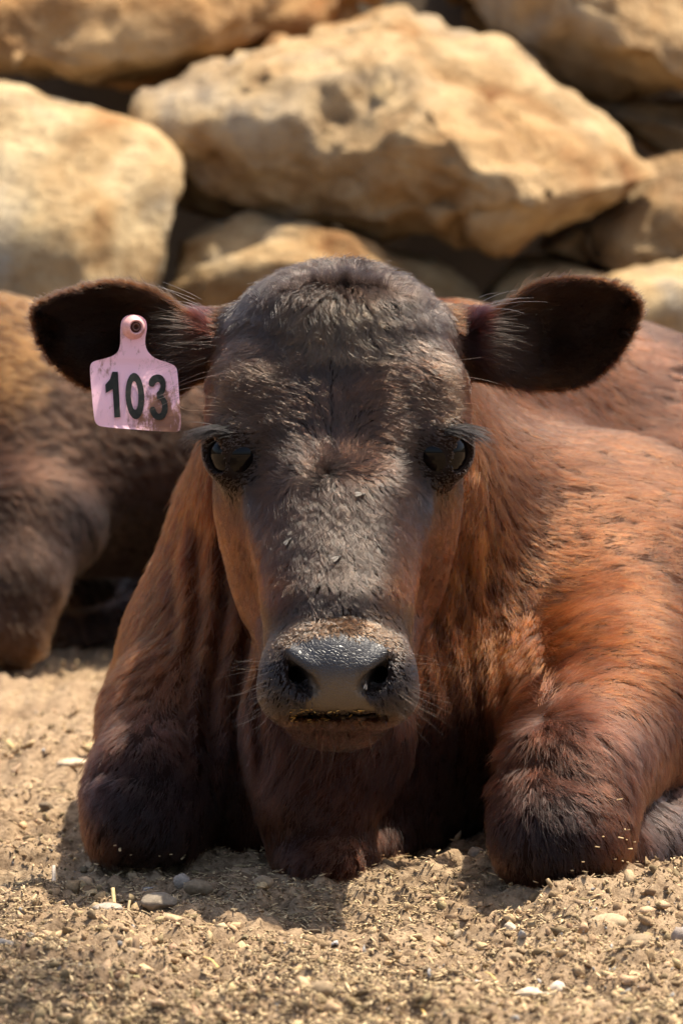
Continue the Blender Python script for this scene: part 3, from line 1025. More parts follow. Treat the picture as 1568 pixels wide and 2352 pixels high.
def scatter_xy(n):
    # even over the part of the yard in front of and beside the calf
    u = rng.random(n) * 1750 - 90; v = 1500 + 900 * rng.random(n) ** .62
    d = FW[None] + ((u - 784) / 1568 * W0)[:, None] * np.array([[1.0, 0, 0]]) + (-(v - 1176) / 1568 * W0)[:, None] * UP[None]
    p = CAM + d * (-CAM[2] / d[:, 2])[:, None]
    return p[:, 0], p[:, 1]

bv, bf = base_solid('clod')
def patchy(n, k, seed):
    x, y = scatter_xy(n * 3)
    w = sstep(-.35, .55, fbm(np.stack([x, y, 0 * x], 1) * k, 3, seed))
    ok = np.nonzero(rng.random(len(x)) < .12 + .88 * w)[0][:n]
    return x[ok], y[ok]
x, y = patchy(36000, 7, 301)
NC = len(x)
size = np.minimum(.00058 * rng.random(NC) ** -.52, .0050)
sc3 = size[:, None] * np.array([[1.1, .8, .5]]) * (.7 + .5 * rng.random((NC, 3)))
shape = bv[None] * (1 + .42 * rng.normal(size=(NC, len(bv), 1)))
vv_ = np.einsum('nij,nkj->nki', rand_rot(NC), shape * sc3[:, None, :])
vv_ += np.stack([x, y, gh(x, y) + size * .25], 1)[:, None]
cb = np.array([[.43, .305, .175]]) * (.40 + .85 * rng.random((NC, 1))) * (1 + .03 * rng.normal(size=(NC, 3)))
gr = rng.random(NC) < .025
cb[gr] = np.array([[.33, .31, .29]]) * (.6 + .7 * rng.random((gr.sum(), 1)))
fa = (bf[None] + (np.arange(NC) * len(bv))[:, None, None]).reshape(-1, 3)
o = mesh_obj('soil_crumbs', vv_.reshape(-1, 3), fa, m_crumb, smooth=False, cols=np.repeat(np.clip(cb, .03, .8), len(bv), 0))
tag(o, 'loose crumbs of dry tan soil strewn all over the ground', 'soil', kind='stuff')

def chips(n, x, y, z, L, W, flat=.35):
    """little split pieces of straw: four-sided slivers"""
    b = np.array([(-1, -1, -1), (-1, 1, -1), (-1, 1, 1), (-1, -1, 1), (1, -1, -1), (1, 1, -1), (1, 1, 1), (1, -1, 1)], float)
    f = np.array([(0, 1, 2, 3), (7, 6, 5, 4), (0, 4, 5, 1), (1, 5, 6, 2), (2, 6, 7, 3), (3, 7, 4, 0)])
    v = b[None] * np.stack([L, W, W * flat], 1)[:, None, :] * .5
    v = v * (1 + .15 * rng.normal(size=v.shape))
    yaw = rng.random(n) * 6.283; pit = .28 * rng.normal(size=n)
    c, s_ = np.cos(yaw), np.sin(yaw); cp, sp = np.cos(pit), np.sin(pit)
    R = np.stack([np.stack([c * cp, -s_, -c * sp], -1), np.stack([s_ * cp, c, -s_ * sp], -1), np.stack([sp, 0 * c, cp], -1)], 1)
    v = np.einsum('nij,nkj->nki', R, v) + np.stack([x, y, z], 1)[:, None]
    return v.reshape(-1, 3), (f[None] + (np.arange(n) * 8)[:, None, None]).reshape(-1, 4)
x, y = patchy(44000, 9, 311)
NS = len(x)
L = .0018 + .0065 * rng.random(NS) ** 2.5; W = .0005 + .0009 * rng.random(NS)
v_, f_ = chips(NS, x, y, gh(x, y) + .0014, L, W)
cs_ = np.array([[.60, .45, .25]]) * (.55 + .75 * rng.random((NS, 1)))
br = rng.random(NS) < .45
cs_[br] = np.array([[.20, .135, .075]]) * (.6 + .8 * rng.random((br.sum(), 1)))
o = mesh_obj('chaff', v_, f_, m_straw, smooth=False, cols=np.repeat(np.clip(cs_, .03, .85), 8, 0))
tag(o, 'chopped straw chaff mixed into the dry soil', 'chaff', kind='stuff')

# ------------------------------------------------------------------ stones one can pick out
sv, sf = base_solid('stone')
STONES = [
    (367, 2046, 92, 58, (.21, .185, .155), 'blocky grey brown stone in front of the folded leg below the ear tag', 1),
    (246, 2108, 76, 24, (.30, .29, .28), 'long flat grey stone to the left of the blocky stone', 0),
    (418, 2012, 42, 38, (.26, .26, .265), 'small grey stone touching the back of the blocky stone', 2),
    (345, 2190, 48, 36, (.36, .36, .37), 'pale grey angular stone alone in the shaded hollow', 3),
    (12, 2186, 44, 34, (.20, .215, .24), 'bluish grey stone at the left edge of the picture', 1),
    (455, 2030, 70, 40, (.19, .145, .095), 'dull brown clod beside the blocky stone', 2),
    (1395, 2112, 100, 52, (.37, .285, .18), 'large oval tan stone in front of the folded leg nearest the viewer', 0),
    (1057, 2122, 40, 36, (.34, .27, .19), 'small square tan stone in the sunlit soil under the dark chest', 3),
    (1217, 2228, 66, 36, (.52, .45, .36), 'flat cream pebble, left one of the two pale pebbles', 0),
    (1279, 2230, 42, 40, (.56, .53, .50), 'round whitish pebble, right one of the two pale pebbles', 2),
    (1466, 2146, 92, 48, (.27, .195, .12), 'rough brown clod below the large oval tan stone', 1),
    (1568, 2140, 56, 62, (.27, .24, .245), 'purplish grey stone cut by the right edge of the picture', 0),
    (1392, 2242, 24, 20, (.55, .52, .48), 'tiny white pebble to the right of the two pale pebbles', 3),
    (808, 2224, 38, 34, (.38, .35, .32), 'grey pebble alone in the sunlit middle foreground', 1),
    (735, 2298, 66, 46, (.24, .17, .10), 'crumbly dark brown clod near the bottom middle', 2),
    (890, 1992, 56, 42, (.15, .115, .075), 'dark brown clod in the shade right of the resting brisket', 1),
    (1095, 1984, 46, 34, (.22, .205, .19), 'shaded grey stone against the knee nearest the viewer', 0),
    (1170, 2106, 30, 28, (.48, .45, .41), 'little pale stone left of the large oval tan stone', 3),
    (525, 2276, 50, 26, (.45, .34, .22), 'flat tan pebble near the edge of the shade', 0),
    (605, 2038, 46, 34, (.27, .205, .135), 'brown clod just in front of the resting brisket', 2),
    (165, 1768, 76, 22, (.50, .42, .33), 'pale flat stone on the bright ground beside the folded leg', 0),
    (105, 1842, 40, 24, (.16, .12, .085), 'dark stone lying at the left of the folded leg', 1),
    (980, 2190, 40, 34, (.25, .18, .11), 'brown clod beside the small dip in the sunlit soil', 2),
    (1180, 2168, 56, 40, (.28, .20, .12), 'lumpy brown clod behind the flat cream pebble', 1),
]
def stone_mesh(seed, size, colr, angular):
    v = sv.copy()
    if angular in (1, 3):                # cut some flats
        r2 = np.random.default_rng(seed)
        for _ in range(9):
            d = nrm(r2.normal(size=3)); k = .62 + .25 * r2.random()
            h = v @ d
            v = v - np.maximum(h - k, 0)[:, None] * d
    v = v * (1 + .10 * fbm(v * 1.6 + seed * 3.1, 3, seed)[:, None] + (.09 if angular == 2 else .035) * fbm(v * 5 + seed, 3, seed + 5)[:, None])
    c = np.array([colr]) * (1 + .18 * fbm(v * 3 + seed, 3, seed + 9))[:, None]
    return v * size, c
m_stone = colour_mat('field_stone', .85, 380, .4, .25)
for i, (u, v, w, h, c, lab, ang) in enumerate(STONES):
    g = G(u, v + h * .35)
    k = PX * (g[1] + 4) / 4
    wz = w * k / 2; hz = h * k / 2
    v_, c_ = stone_mesh(200 + i, np.array([wz, wz * .8, hz]), c, ang)
    c_ = c_ * .55 + np.array([[.34, .25, .15]]) * .45 * c_.mean() / .25
    a = .5 * math.sin(i * 2.3)
    R = np.array([[math.cos(a), -math.sin(a), 0], [math.sin(a), math.cos(a), 0], [0, 0, 1]])
    o = mesh_obj('stone' if 'stone' in lab.split(' in ')[0] or 'pebble' not in lab and 'clod' not in lab else ('pebble' if 'pebble' in lab else 'clod'), v_ @ R.T, sf, m_stone, cols=np.clip(c_, .02, .8))
    z = float(gh(np.array([g[0]]), np.array([g[1]]))[0])
    o.location = (g[0], g[1] + wz * .4, z + hz * .62)
    tag(o, lab, 'clod' if 'clod' in lab else ('pebble' if 'pebble' in lab else 'stone'), 'stones lying on the soil')

# ------------------------------------------------------------------ single straws
STRAWS = [
    (122, 1992, 124, 2030, 9, (.55, .46, .36), 'pale broken stick at the left, beside the folded leg'),
    (258, 2044, 262, 2080, 9, (.60, .46, .22), 'short yellow straw standing up between the flat grey stone and the blocky stone'),
    (297, 2072, 293, 2115, 6, (.42, .31, .16), 'thin tan straw leaning beside the long flat grey stone'),
    (60, 2192, 92, 2174, 7, (.52, .40, .21), 'short straw at the far left of the shaded soil'),
    (468, 2205, 502, 2230, 6, (.60, .42, .15), 'golden straw sloping down across the edge of the shade'),
    (272, 2262, 320, 2264, 8, (.66, .54, .24), 'bright yellow straw lying level in the shade'),
    (112, 2305, 118, 2340, 6, (.55, .40, .20), 'small upright straw near the bottom left corner'),
    (945, 2318, 985, 2352, 6, (.58, .37, .11), 'orange straw sloping at the bottom middle'),
    (1380, 2193, 1468, 2197, 5, (.56, .42, .23), 'longest thin straw lying level right of the pale pebbles'),
    (1182, 2288, 1280, 2292, 6, (.66, .56, .40), 'long pale straw near the bottom right'),
    (1115, 2240, 1138, 2258, 6, (.55, .38, .14), 'short golden straw left of the two pale pebbles'),
    (150, 2295, 240, 2290, 4, (.48, .39, .25), 'thin level straw near the bottom left'),
    (985, 2330, 1030, 2290, 6, (.58, .46, .29), 'stout pale straw rising to the right at the bottom middle'),
    (975, 2200, 995, 2222, 6, (.42, .30, .15), 'dull straw in the small dip of the sunlit soil'),
]
for u0, v0, u1, v1, w, c, lab in STRAWS:
    up = abs(v1 - v0) > 1.6 * abs(u1 - u0)
    b = G(u1, v1); k = PX * (b[1] + 4) / 4
    if up:        # leaning back on the soil
        a = b + np.array([(u0 - u1) * k, abs(v1 - v0) * k * .75, abs(v1 - v0) * k * .85])
    else:
        a = G(u0, v0)
    for q in (a, b):
        zz = float(gh(np.array([q[0]]), np.array([q[1]]))[0])
        q[2] = max(q[2] if up and q is a else 0, zz) + .0016
    n = 6; r = w * k / 2
    d = b - a; Ln = np.linalg.norm(d); R = axes_from(d / Ln + 1e-5)
    vs = []; fs = []
    for i in range(5):
        t = i / 4
        cpt = a + d * t + np.array([0, 0, .04 * Ln * math.sin(t * 3.1)])
        for j in range(n):
            an = j / n * 6.2832
            vs.append(cpt + R[:, 1] * math.cos(an) * r + R[:, 2] * math.sin(an) * r * .55)
    for i in range(4):
        for j in range(n):
            fs.append((i * n + j, i * n + (j + 1) % n, (i + 1) * n + (j + 1) % n, (i + 1) * n + j))
    fs.append(tuple(range(n))[::-1]); fs.append(tuple(range(4 * n, 5 * n)))
    o = mesh_obj('straw', np.array(vs), fs, m_straw, smooth=False, cols=np.repeat(np.array([c]), len(vs), 0))
    tag(o, lab, 'straw', 'single straws on the soil')

# ================================================================== boulder wall
m_rock, nt, bs = new_mat('boulder')
f1 = noise_fac(nt, 5, 6, .6, dist=.6); f2 = noise_fac(nt, 16, 7, .68); f3 = noise_fac(nt, 90, 5, .7)
c1 = ramp(nt, f1, [(.33, (.26, .12, .04)), (.43, (.37, .24, .115)), (.54, (.46, .345, .20)), (.67, (.32, .275, .215))])
c2 = ramp(nt, f2, [(.34, (.45, .36, .28)), (.58, (1.08, 1.06, 1.03))])
at = N(nt, 'ShaderNodeAttribute', attribute_name='fcol')
cA = mixrgb(nt, .8, c1.outputs[0], c2.outputs[0], 'MULTIPLY')
nt.links.new(mixrgb(nt, 1.0, cA, at.outputs['Color'], 'MULTIPLY'), bs.inputs['Base Color'])
bs.inputs['Roughness'].default_value = .9; bs.inputs['Specular IOR Level'].default_value = .25
mm = N(nt, 'ShaderNodeMath', operation='MULTIPLY_ADD'); mm.inputs[1].default_value = .35
nt.links.new(f3, mm.inputs[0]); nt.links.new(f2, mm.inputs[2])
bump(nt, bs, mm.outputs[0], .9, .03)

def boulder(label, outline, ridge, depth=.30, y=2.2, tint=(1, 1, 1), seed=0, rough=.020, back=None):
    """outline: (u, v, dy) points round it, ridge: (u, v, dy) points on its face; dy is added to the wall's depth"""
    pts = [P(u, v, y + dy) for u, v, dy in outline] + [P(u, v, y + dy) for u, v, dy in ridge]
    cen = np.mean([P(u, v, y) for u, v, _ in outline], 0)
    pts += [cen + (P(u, v, y + dy) - cen) * .72 + np.array([0, depth, 0]) for u, v, dy in outline]
    bm = bmesh.new()
    for q in pts: bm.verts.new(q)
    r = bmesh.ops.convex_hull(bm, input=bm.verts)
    bmesh.ops.delete(bm, geom=list({g for g in r['geom_interior'] if isinstance(g, bmesh.types.BMVert)}), context='VERTS')
    for _ in range(6):
        es = [e for e in bm.edges if e.calc_length() > .022]
        if not es or len(bm.faces) > 24000: break
        bmesh.ops.subdivide_edges(bm, edges=es, cuts=1, use_grid_fill=True)
        bmesh.ops.triangulate(bm, faces=bm.faces)
    for _ in range(2):
        bmesh.ops.smooth_vert(bm, verts=bm.verts, factor=.5, use_axis_x=True, use_axis_y=True, use_axis_z=True)
    bm.normal_update()
    v = np.array([q.co[:] for q in bm.verts]); n = np.array([q.normal[:] for q in bm.verts])
    f = [[q.index for q in p.verts] for p in bm.faces]
    bm.free()
    # chipped planes and grain
    r2 = np.random.default_rng(seed + 500)
    cc_ = v.mean(0)
    for _ in range(7):
        d = r2.normal(size=3) * [.55, .3, .55] + [0, -1, .25]; d /= np.linalg.norm(d)
        h = (v - cc_) @ d
        k = np.quantile(h, .93 + .06 * r2.random())
        v = v - (np.maximum(h - k, 0) * .85)[:, None] * d
    st = np.abs(fbm(v * 4 + seed, 3, seed))
    v = v + n * (rough * .6 * fbm(v * 7 + seed * 1.7, 4, seed + 3) + rough * 1.5 * (np.abs(fbm(v * 4.5 + seed, 2, seed + 13)) - .3) - rough * 1.1 * np.exp(-(fbm(v * 3.2 + seed * .7, 2, seed + 17) / .05) ** 2) - rough * .9 * np.maximum(.25 - st, 0) + rough * .35 * fbm(v * 30, 3, seed + 8))[:, None]
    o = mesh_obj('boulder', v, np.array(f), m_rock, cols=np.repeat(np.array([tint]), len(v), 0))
    tag(o, label, 'boulder', 'boulders of the stacked wall')
    return o

def ring(pts, dy=0.0): return [(u, v, dy) for u, v in pts]

boulder('largest boulder in the middle of the wall, wedge shaped with a bright ridge across it',
        [(325, 270, .10), (420, 200, .20), (560, 125, .28), (760, 70, .32), (900, 8, .34), (1000, 15, .34), (1070, 95, .28), (1290, 232, .16),
         (1510, 355, .10), (1535, 400, .08), (1400, 450, .05), (1200, 560, .02), (1090, 585, .02), (900, 560, .06), (700, 490, .14), (400, 485, .16), (345, 360, .12)],
        [(420, 258, .05), (640, 195, .06), (800, 165, .05), (950, 200, .02), (1010, 285, -.04), (1090, 350, -.08), (1150, 455, -.13), (1190, 475, -.12),
         (720, 400, .05), (860, 500, -.01), (1060, 540, -.07)], .35, 2.2, (1.05, 1.02, .98), 11, .024)
boulder('pale boulder at the left above the other calf, with a broad flat face',
        [(-190, 180, .24), (30, 180, .24), (110, 216, .22), (250, 272, .19), (340, 305, .16), (395, 365, .13), (408, 430, .10), (398, 530, .05),
         (370, 620, .0), (335, 760, -.02), (250, 860, -.04), (-190, 880, -.04)],
        [(0, 230, .16), (120, 262, .14), (300, 350, .09), (370, 430, .05), (350, 540, -.01), (200, 600, -.05), (0, 680, -.09)], .4, 2.02, (1.10, 1.12, 1.10), 23, .010)
boulder('long boulder along the top left of the picture',
        [(-200, -220, .2), (-200, 110, .0), (-20, 160, .0), (70, 192, .0), (165, 213, .0), (300, 196, .02), (430, 158, .04), (560, 118, .06), (700, 82, .08),
         (800, 40, .10), (880, -40, .16), (880, -220, .3)],
        [(60, 20, -.06), (140, 110, -.07), (330, 90, -.06), (560, 30, -.03), (20, 120, -.04)], .4, 2.48, (1.05, .94, .82), 31, .022)
boulder('boulder overhanging the top right corner, its top edge sunlit and its underside in shade',
        [(980, -80, .22), (1080, 20, .20), (1190, 105, .20), (1270, 160, .22), (1340, 212, .24), (1450, 222, .22), (1568, 216, .20), (1760, 200, .2), (1760, -200, .3), (980, -200, .4)],
        [(1120, -8, -.02), (1250, 22, -.06), (1420, 52, -.08), (1568, 78, -.10), (1720, 100, -.10)], .45, 2.42, (.98, .94, .90), 43, .018)
boulder('low rounded boulder directly behind the head of the tagged calf',
        [(340, 760, .05), (365, 640, .10), (410, 560, .14), (490, 505, .16), (590, 480, .18), (690, 495, .18), (780, 550, .18), (930, 605, .18), (1060, 640, .18), (1150, 700, .14), (1150, 860, .02), (340, 900, .0)],
        [(520, 600, .0), (640, 540, .06), (720, 620, -.02), (900, 690, -.02), (560, 760, -.06)], .4, 2.08, (.98, .96, .90), 57, .018)
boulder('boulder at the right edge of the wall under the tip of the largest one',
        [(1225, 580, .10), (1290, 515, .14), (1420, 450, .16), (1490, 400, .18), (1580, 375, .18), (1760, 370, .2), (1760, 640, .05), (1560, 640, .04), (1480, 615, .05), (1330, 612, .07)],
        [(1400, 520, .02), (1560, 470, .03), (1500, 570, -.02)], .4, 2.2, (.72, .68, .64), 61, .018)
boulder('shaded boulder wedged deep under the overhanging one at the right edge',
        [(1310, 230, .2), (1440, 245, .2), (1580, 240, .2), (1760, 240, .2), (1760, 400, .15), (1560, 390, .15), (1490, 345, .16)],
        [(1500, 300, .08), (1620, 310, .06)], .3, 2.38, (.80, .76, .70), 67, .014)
boulder('pale boulder low in the wall behind the untagged ear',
        [(1090, 700, .12), (1160, 610, .16), (1240, 592, .17), (1370, 640, .14), (1480, 612, .16), (1600, 610, .16), (1760, 640, .14), (1760, 900, -.02), (1090, 900, .0)],
        [(1240, 680, .0), (1420, 700, -.02), (1580, 680, .0)], .4, 2.1, (1.08, 1.05, .98), 71, .018)
# foot of the wall, mostly hidden by the calves
for i, (u0, u1, lab) in enumerate(((-420, 120, 'boulder at the foot of the wall behind the other calf'), (100, 640, 'boulder at the foot of the wall between the two calves'),
                                   (620, 1180, 'boulder at the foot of the wall hidden behind the tagged calf'), (1160, 1800, 'boulder at the foot of the wall behind the back of the tagged calf'))):
    boulder(lab, [(u0, 980, .1), ((u0 + u1) / 2, 830, .16), (u1, 950, .1), (u1 + 10, 1290, .0), (u0 - 10, 1310, .0)],
            [((u0 + u1) / 2 - 60, 1020, -.06), ((u0 + u1) / 2 + 80, 1150, -.08)], .4, 2.05, (1, .95, .88), 80 + i, .02)
# the bank the boulders hold back
bx = np.linspace(-40, 40, 161); bt = np.linspace(0, 1, 22)
BX, BT = np.meshgrid(bx, bt, indexing='ij')
by = 2.62 + BT * .9 + np.maximum(BT - .75, 0) * 30
bz = np.minimum(BT * 1.5, 1.15) - .05
bpts = np.stack([BX.ravel(), by.ravel(), bz.ravel()], 1)
bpts[:, 1] += .06 * fbm(bpts * 2.2, 3, 91)
ii = np.arange(161 * 22).reshape(161, 22)
bq = np.stack([ii[:-1, :-1], ii[1:, :-1], ii[1:, 1:], ii[:-1, 1:]], -1).reshape(-1, 4)
m_bank, nt, bs = new_mat('bank_soil')
r = ramp(nt, noise_fac(nt, 6, 6, .7), [(.3, (.06, .042, .026)), (.7, (.14, .10, .06))])
nt.links.new(r.outputs[0], bs.inputs['Base Color']); bs.inputs['Roughness'].default_value = 1
tag(mesh_obj('earth_bank', bpts, bq, m_bank), kind='structure')

# ================================================================== ear tag
def zt(a, b): return a * .36, 564.5 + b * .36
PLATE = [(768, 600), (765, 640), (750, 680), (715, 705), (655, 722), (600, 735), (580, 750), (572, 785), (585, 940), (600, 1100), (612, 1135), (645, 1155), (880, 1173),
         (1118, 1190), (1145, 1180), (1157, 1150), (1144, 970), (1132, 795), (1120, 770), (1090, 750), (990, 720), (945, 680), (928, 640), (925, 600), (932, 560),
         (938, 520), (932, 475), (902, 447), (850, 436), (802, 445), (775, 475), (768, 520)]
ONE = [(716, 803), (752, 803), (768, 1093), (730, 1096), (719, 912), (674, 940), (672, 885), (702, 850)]
THREE = [(945, 893), (952, 850), (975, 826), (1005, 818), (1035, 826), (1055, 855), (1060, 895), (1052, 930), (1035, 952), (1060, 975), (1072, 1015), (1070, 1060),
         (1050, 1100), (1018, 1115), (985, 1105), (962, 1075), (953, 1030), (988, 1024), (997, 1058), (1014, 1075), (1032, 1058), (1034, 1015), (1024, 985),
         (1000, 977), (997, 935), (1014, 925), (1024, 900), (1020, 875), (1005, 866), (990, 880), (982, 902)]
ZERO_O = [(861 + 60 * math.cos(a) - 147 * math.sin(a) * -.04, 958 + 148 * math.sin(a)) for a in np.linspace(0, 2 * math.pi, 40, endpoint=False)]
ZERO_I = [(859 + 23 * math.cos(a) - 92 * math.sin(a) * -.04, 955 + 92 * math.sin(a)) for a in np.linspace(0, 2 * math.pi, 40, endpoint=False)]
TAG_Y = .047
def tag_pt(a, b, off=0.0):
    u, v = zt(a, b)
    return P(u, v, TAG_Y - .018 * sstep(560, 1190, np.array([b]))[0] - off - .0018 * (1 - ((a - 860) / 290.) ** 2))

def round_poly(pts):
    q = chaikin(pts, 2)
    return [tuple(x) for x in q]

def slab(name, outlines, front, back, mat, parent, bev=0.0):
    """a thin plate with holes: outlines[0] is the rim, the rest are holes; triangulated front and back with walls between"""
    from mathutils.geometry import tessellate_polygon
    polys = [[Vector((a, b, 0)) for a, b in o] for o in outlines]
    tris = tessellate_polygon(polys)
    flat = [q for o in outlines for q in o]
    n = len(flat)
    V = [tag_pt(a, b, front) for a, b in flat] + [tag_pt(a, b, back) for a, b in flat]
    F = []
    for t in tris:
        F.append(tuple(t)); F.append(tuple(i + n for i in reversed(t)))
    s0 = 0
    for o in outlines:
        m = len(o)
        for i in range(m):
            a, b = s0 + i, s0 + (i + 1) % m
            F.append((a, b, b + n, a + n))
        s0 += m
    bm = bmesh.new()
    vs = [bm.verts.new(q) for q in V]
    for f in F:
        try: bm.faces.new([vs[i] for i in f])
        except ValueError: pass
    bmesh.ops.recalc_face_normals(bm, faces=bm.faces)
    me = bpy.data.meshes.new(name); bm.to_mesh(me); bm.free()
    me.materials.append(mat)
    o = bpy.data.objects.new(name, me); col.objects.link(o)
    adopt(o, parent)
    return o

m_tag, nt, bs = new_mat('tag_plastic')
tc = N(nt, 'ShaderNodeTexCoord')
sepx = N(nt, 'ShaderNodeSeparateXYZ'); nt.links.new(tc.outputs['Object'], sepx.inputs[0])
mp = N(nt, 'ShaderNodeMapping'); mp.inputs['Scale'].default_value = (1, 1, .35)
nt.links.new(tc.outputs['Object'], mp.inputs[0])
d1 = N(nt, 'ShaderNodeTexNoise'); d1.inputs['Scale'].default_value = 230; d1.inputs['Detail'].default_value = 8; d1.inputs['Roughness'].default_value = .75
nt.links.new(mp.outputs[0], d1.inputs['Vector'])
d2 = N(nt, 'ShaderNodeTexNoise'); d2.inputs['Scale'].default_value = 38; d2.inputs['Detail'].default_value = 3
nt.links.new(tc.outputs['Object'], d2.inputs['Vector'])
# mud lies thickest at the lower corner nearest the head
cx_, cz_ = float(P(385, 962, .03)[0]), float(P(385, 962, .03)[2])
vd = N(nt, 'ShaderNodeVectorMath', operation='DISTANCE'); nt.links.new(tc.outputs['Object'], vd.inputs[0]); vd.inputs[1].default_value = (cx_, .028, cz_)
mr = N(nt, 'ShaderNodeMapRange'); mr.inputs['From Min'].default_value = .004; mr.inputs['From Max'].default_value = .030; mr.inputs['To Min'].default_value = .30; mr.inputs['To Max'].default_value = 0
nt.links.new(vd.outputs['Value'], mr.inputs['Value'])
sm = N(nt, 'ShaderNodeMath', operation='ADD'); nt.links.new(d1.outputs['Fac'], sm.inputs[0]); nt.links.new(mr.outputs[0], sm.inputs[1])
sm2 = N(nt, 'ShaderNodeMath', operation='MULTIPLY_ADD'); sm2.inputs[1].default_value = .35; nt.links.new(d2.outputs['Fac'], sm2.inputs[0]); nt.links.new(sm.outputs[0], sm2.inputs[2])
dirt = ramp(nt, sm2.outputs[0], [(.71, (0, 0, 0)), (.87, (1, 1, 1))])
TAG_PINK = (.80, .50, .57)
nt.links.new(mixrgb(nt, dirt.outputs[0], TAG_PINK, (.26, .13, .085)), bs.inputs['Base Color'])
bs.inputs['Roughness'].default_value = .5
bs.inputs['Specular IOR Level'].default_value = .15
bs.inputs['Subsurface Weight'].default_value = .25
bs.inputs['Subsurface Radius'].default_value = (.004, .0025, .003)
m_ink, nt, bs = new_mat('tag_ink')
r = ramp(nt, noise_fac(nt, 240, 6, .7), [(.35, (.018, .020, .018)), (.62, (.030, .031, .027)), (.78, (.10, .065, .05))])
nt.links.new(r.outputs[0], bs.inputs['Base Color']); bs.inputs['Roughness'].default_value = .7; bs.inputs['Specular IOR Level'].default_value = .08
tagroot = empty('ear_tag', tuple(tag_pt(850, 515)))
tag(tagroot, 'pink plastic ear tag marked 103 hanging from the ear, smeared with mud', 'ear tag')
slab('plate', [round_poly(PLATE)], .0008, -.0008, m_tag, tagroot)
slab('digit', [ONE], .00105, .00085, m_ink, tagroot)
slab('digit', [ZERO_O, ZERO_I], .00105, .00085, m_ink, tagroot)
slab('digit', [round_poly(THREE)], .00105, .00085, m_ink, tagroot)
# stud: a flared collar with a dark hollow pin
def lathe(name, prof, c, axis, mat, parent, seg=32):
    R = axes_from(axis)
    V = []; F = []
    for h, r in prof:
        for j in range(seg):
            a = j / seg * 6.28318
            V.append(np.asarray(c) + R[:, 0] * h + (R[:, 1] * math.cos(a) + R[:, 2] * math.sin(a)) * r)
    for i in range(len(prof) - 1):
        for j in range(seg):
            F.append((i * seg + j, i * seg + (j + 1) % seg, (i + 1) * seg + (j + 1) % seg, (i + 1) * seg + j))
    o = mesh_obj(name, np.array(V), F, mat)
    adopt(o, parent)
    return o
sc_ = tag_pt(856, 518, .0008); sa = nrm(np.array([.28, -.95, .06]))
m_stud, nt, bs = new_mat('stud_plastic')
r = ramp(nt, noise_fac(nt, 300, 5, .7), [(.4, (.66, .36, .36)), (.62, (.60, .30, .27)), (.75, (.28, .14, .09))])
nt.links.new(r.outputs[0], bs.inputs['Base Color']); bs.inputs['Roughness'].default_value = .5
lathe('stud', [(-.0010, .0085), (.0006, .0082), (.0016, .0076), (.0046, .0058), (.0056, .0052), (.0058, .0046), (.0050, .0040), (.0036, .0036)], sc_, sa, m_stud, tagroot)
m_pin, nt, bs = new_mat('pin_hollow'); bs.inputs['Base Color'].default_value = (.10, .035, .025, 1); bs.inputs['Roughness'].default_value = .45
lathe('pin', [(.0058, .0026), (.0060, .0022), (.0052, .0016), (.0030, .0012), (.0024, .0001)], sc_, sa, m_pin, tagroot)
lathe('pin_collar', [(.0030, .0038), (.0034, .0030), (.0058, .0026)], sc_, sa, m_pin, tagroot)

# ================================================================== flies
m_fly, nt, bs = new_mat('fly_body'); bs.inputs['Base Color'].default_value = (.06, .05, .04, 1); bs.inputs['Roughness'].default_value = .4
m_wing, nt, bs = new_mat('fly_wing'); bs.inputs['Base Color'].default_value = (.38, .34, .28, 1); bs.inputs['Roughness'].default_value = .3; bs.inputs['Alpha'].default_value = .6
def fly(u, v, heading, label, size=.0062):
    p, n = surf(u, v)
    p = p + n * .0022
    h = np.array([math.cos(heading), -.1, math.sin(heading)]); h = nrm(h - n * (h @ n)); sd = np.cross(n, h)
    root = empty('fly', tuple(p)); tag(root, label, 'fly', 'flies on the calf')
    M = np.stack([h, sd, n], 1) * size
    v0, f0 = base_solid('clod')
    v1 = np.concatenate([v0 * [.26, .20, .19] + [-.22, 0, 0], v0 * [.20, .19, .19] + [.12, 0, .04], v0 * [.13, .17, .14] + [.36, 0, .02]])
    f1 = np.concatenate([f0, f0 + len(v0), f0 + 2 * len(v0)])
    o = mesh_obj('body', v1 @ M.T, f1, m_fly, root)
    for s in (-1, 1):
        w = np.array([(.12, .05, .20), (-.10, .20, .20), (-.45, .30, .17), (-.68, .22, .15), (-.62, .08, .16), (-.25, .02, .20)]) * [1, s, 1]
        w = np.concatenate([w, w + [0, 0, -.012]])
        fs = [(0, 1, 2, 3, 4, 5), (11, 10, 9, 8, 7, 6)] + [(i, (i + 1) % 6, 6 + (i + 1) % 6, 6 + i) for i in range(6)]
        mesh_obj('wing', w @ M.T, fs, m_wing, root, smooth=False)
    # legs
    vs, fs = [], []
    for s in (-1, 1):
        for k in (-.1, .1, .25):
            a = np.array([k, s * .12, -.05]); b = np.array([k * 1.8 - .05, s * .36, -.33])
            q = len(vs)
            for e in (a, b):
                vs += [e + [.02, 0, 0], e + [-.01, .017, 0], e + [-.01, -.017, 0]]
            fs += [(q, q + 1, q + 4, q + 3), (q + 1, q + 2, q + 5, q + 4), (q + 2, q, q + 3, q + 5)]
    mesh_obj('legs', np.array(vs) @ M.T, fs, m_fly, root, smooth=False)
fly(828, 1140, .15, 'fly with spread pale wings on the forehead just under the whorl')
fly(666, 1246, 1.0, 'fly on the side of the nose below the eye on the tagged side', .0056)
fly(776, 1286, .75, 'fly sitting in the middle of the nose bridge')
fly(834, 1574, 1.1, 'fly crawling at the inner edge of a nostril', .0050)

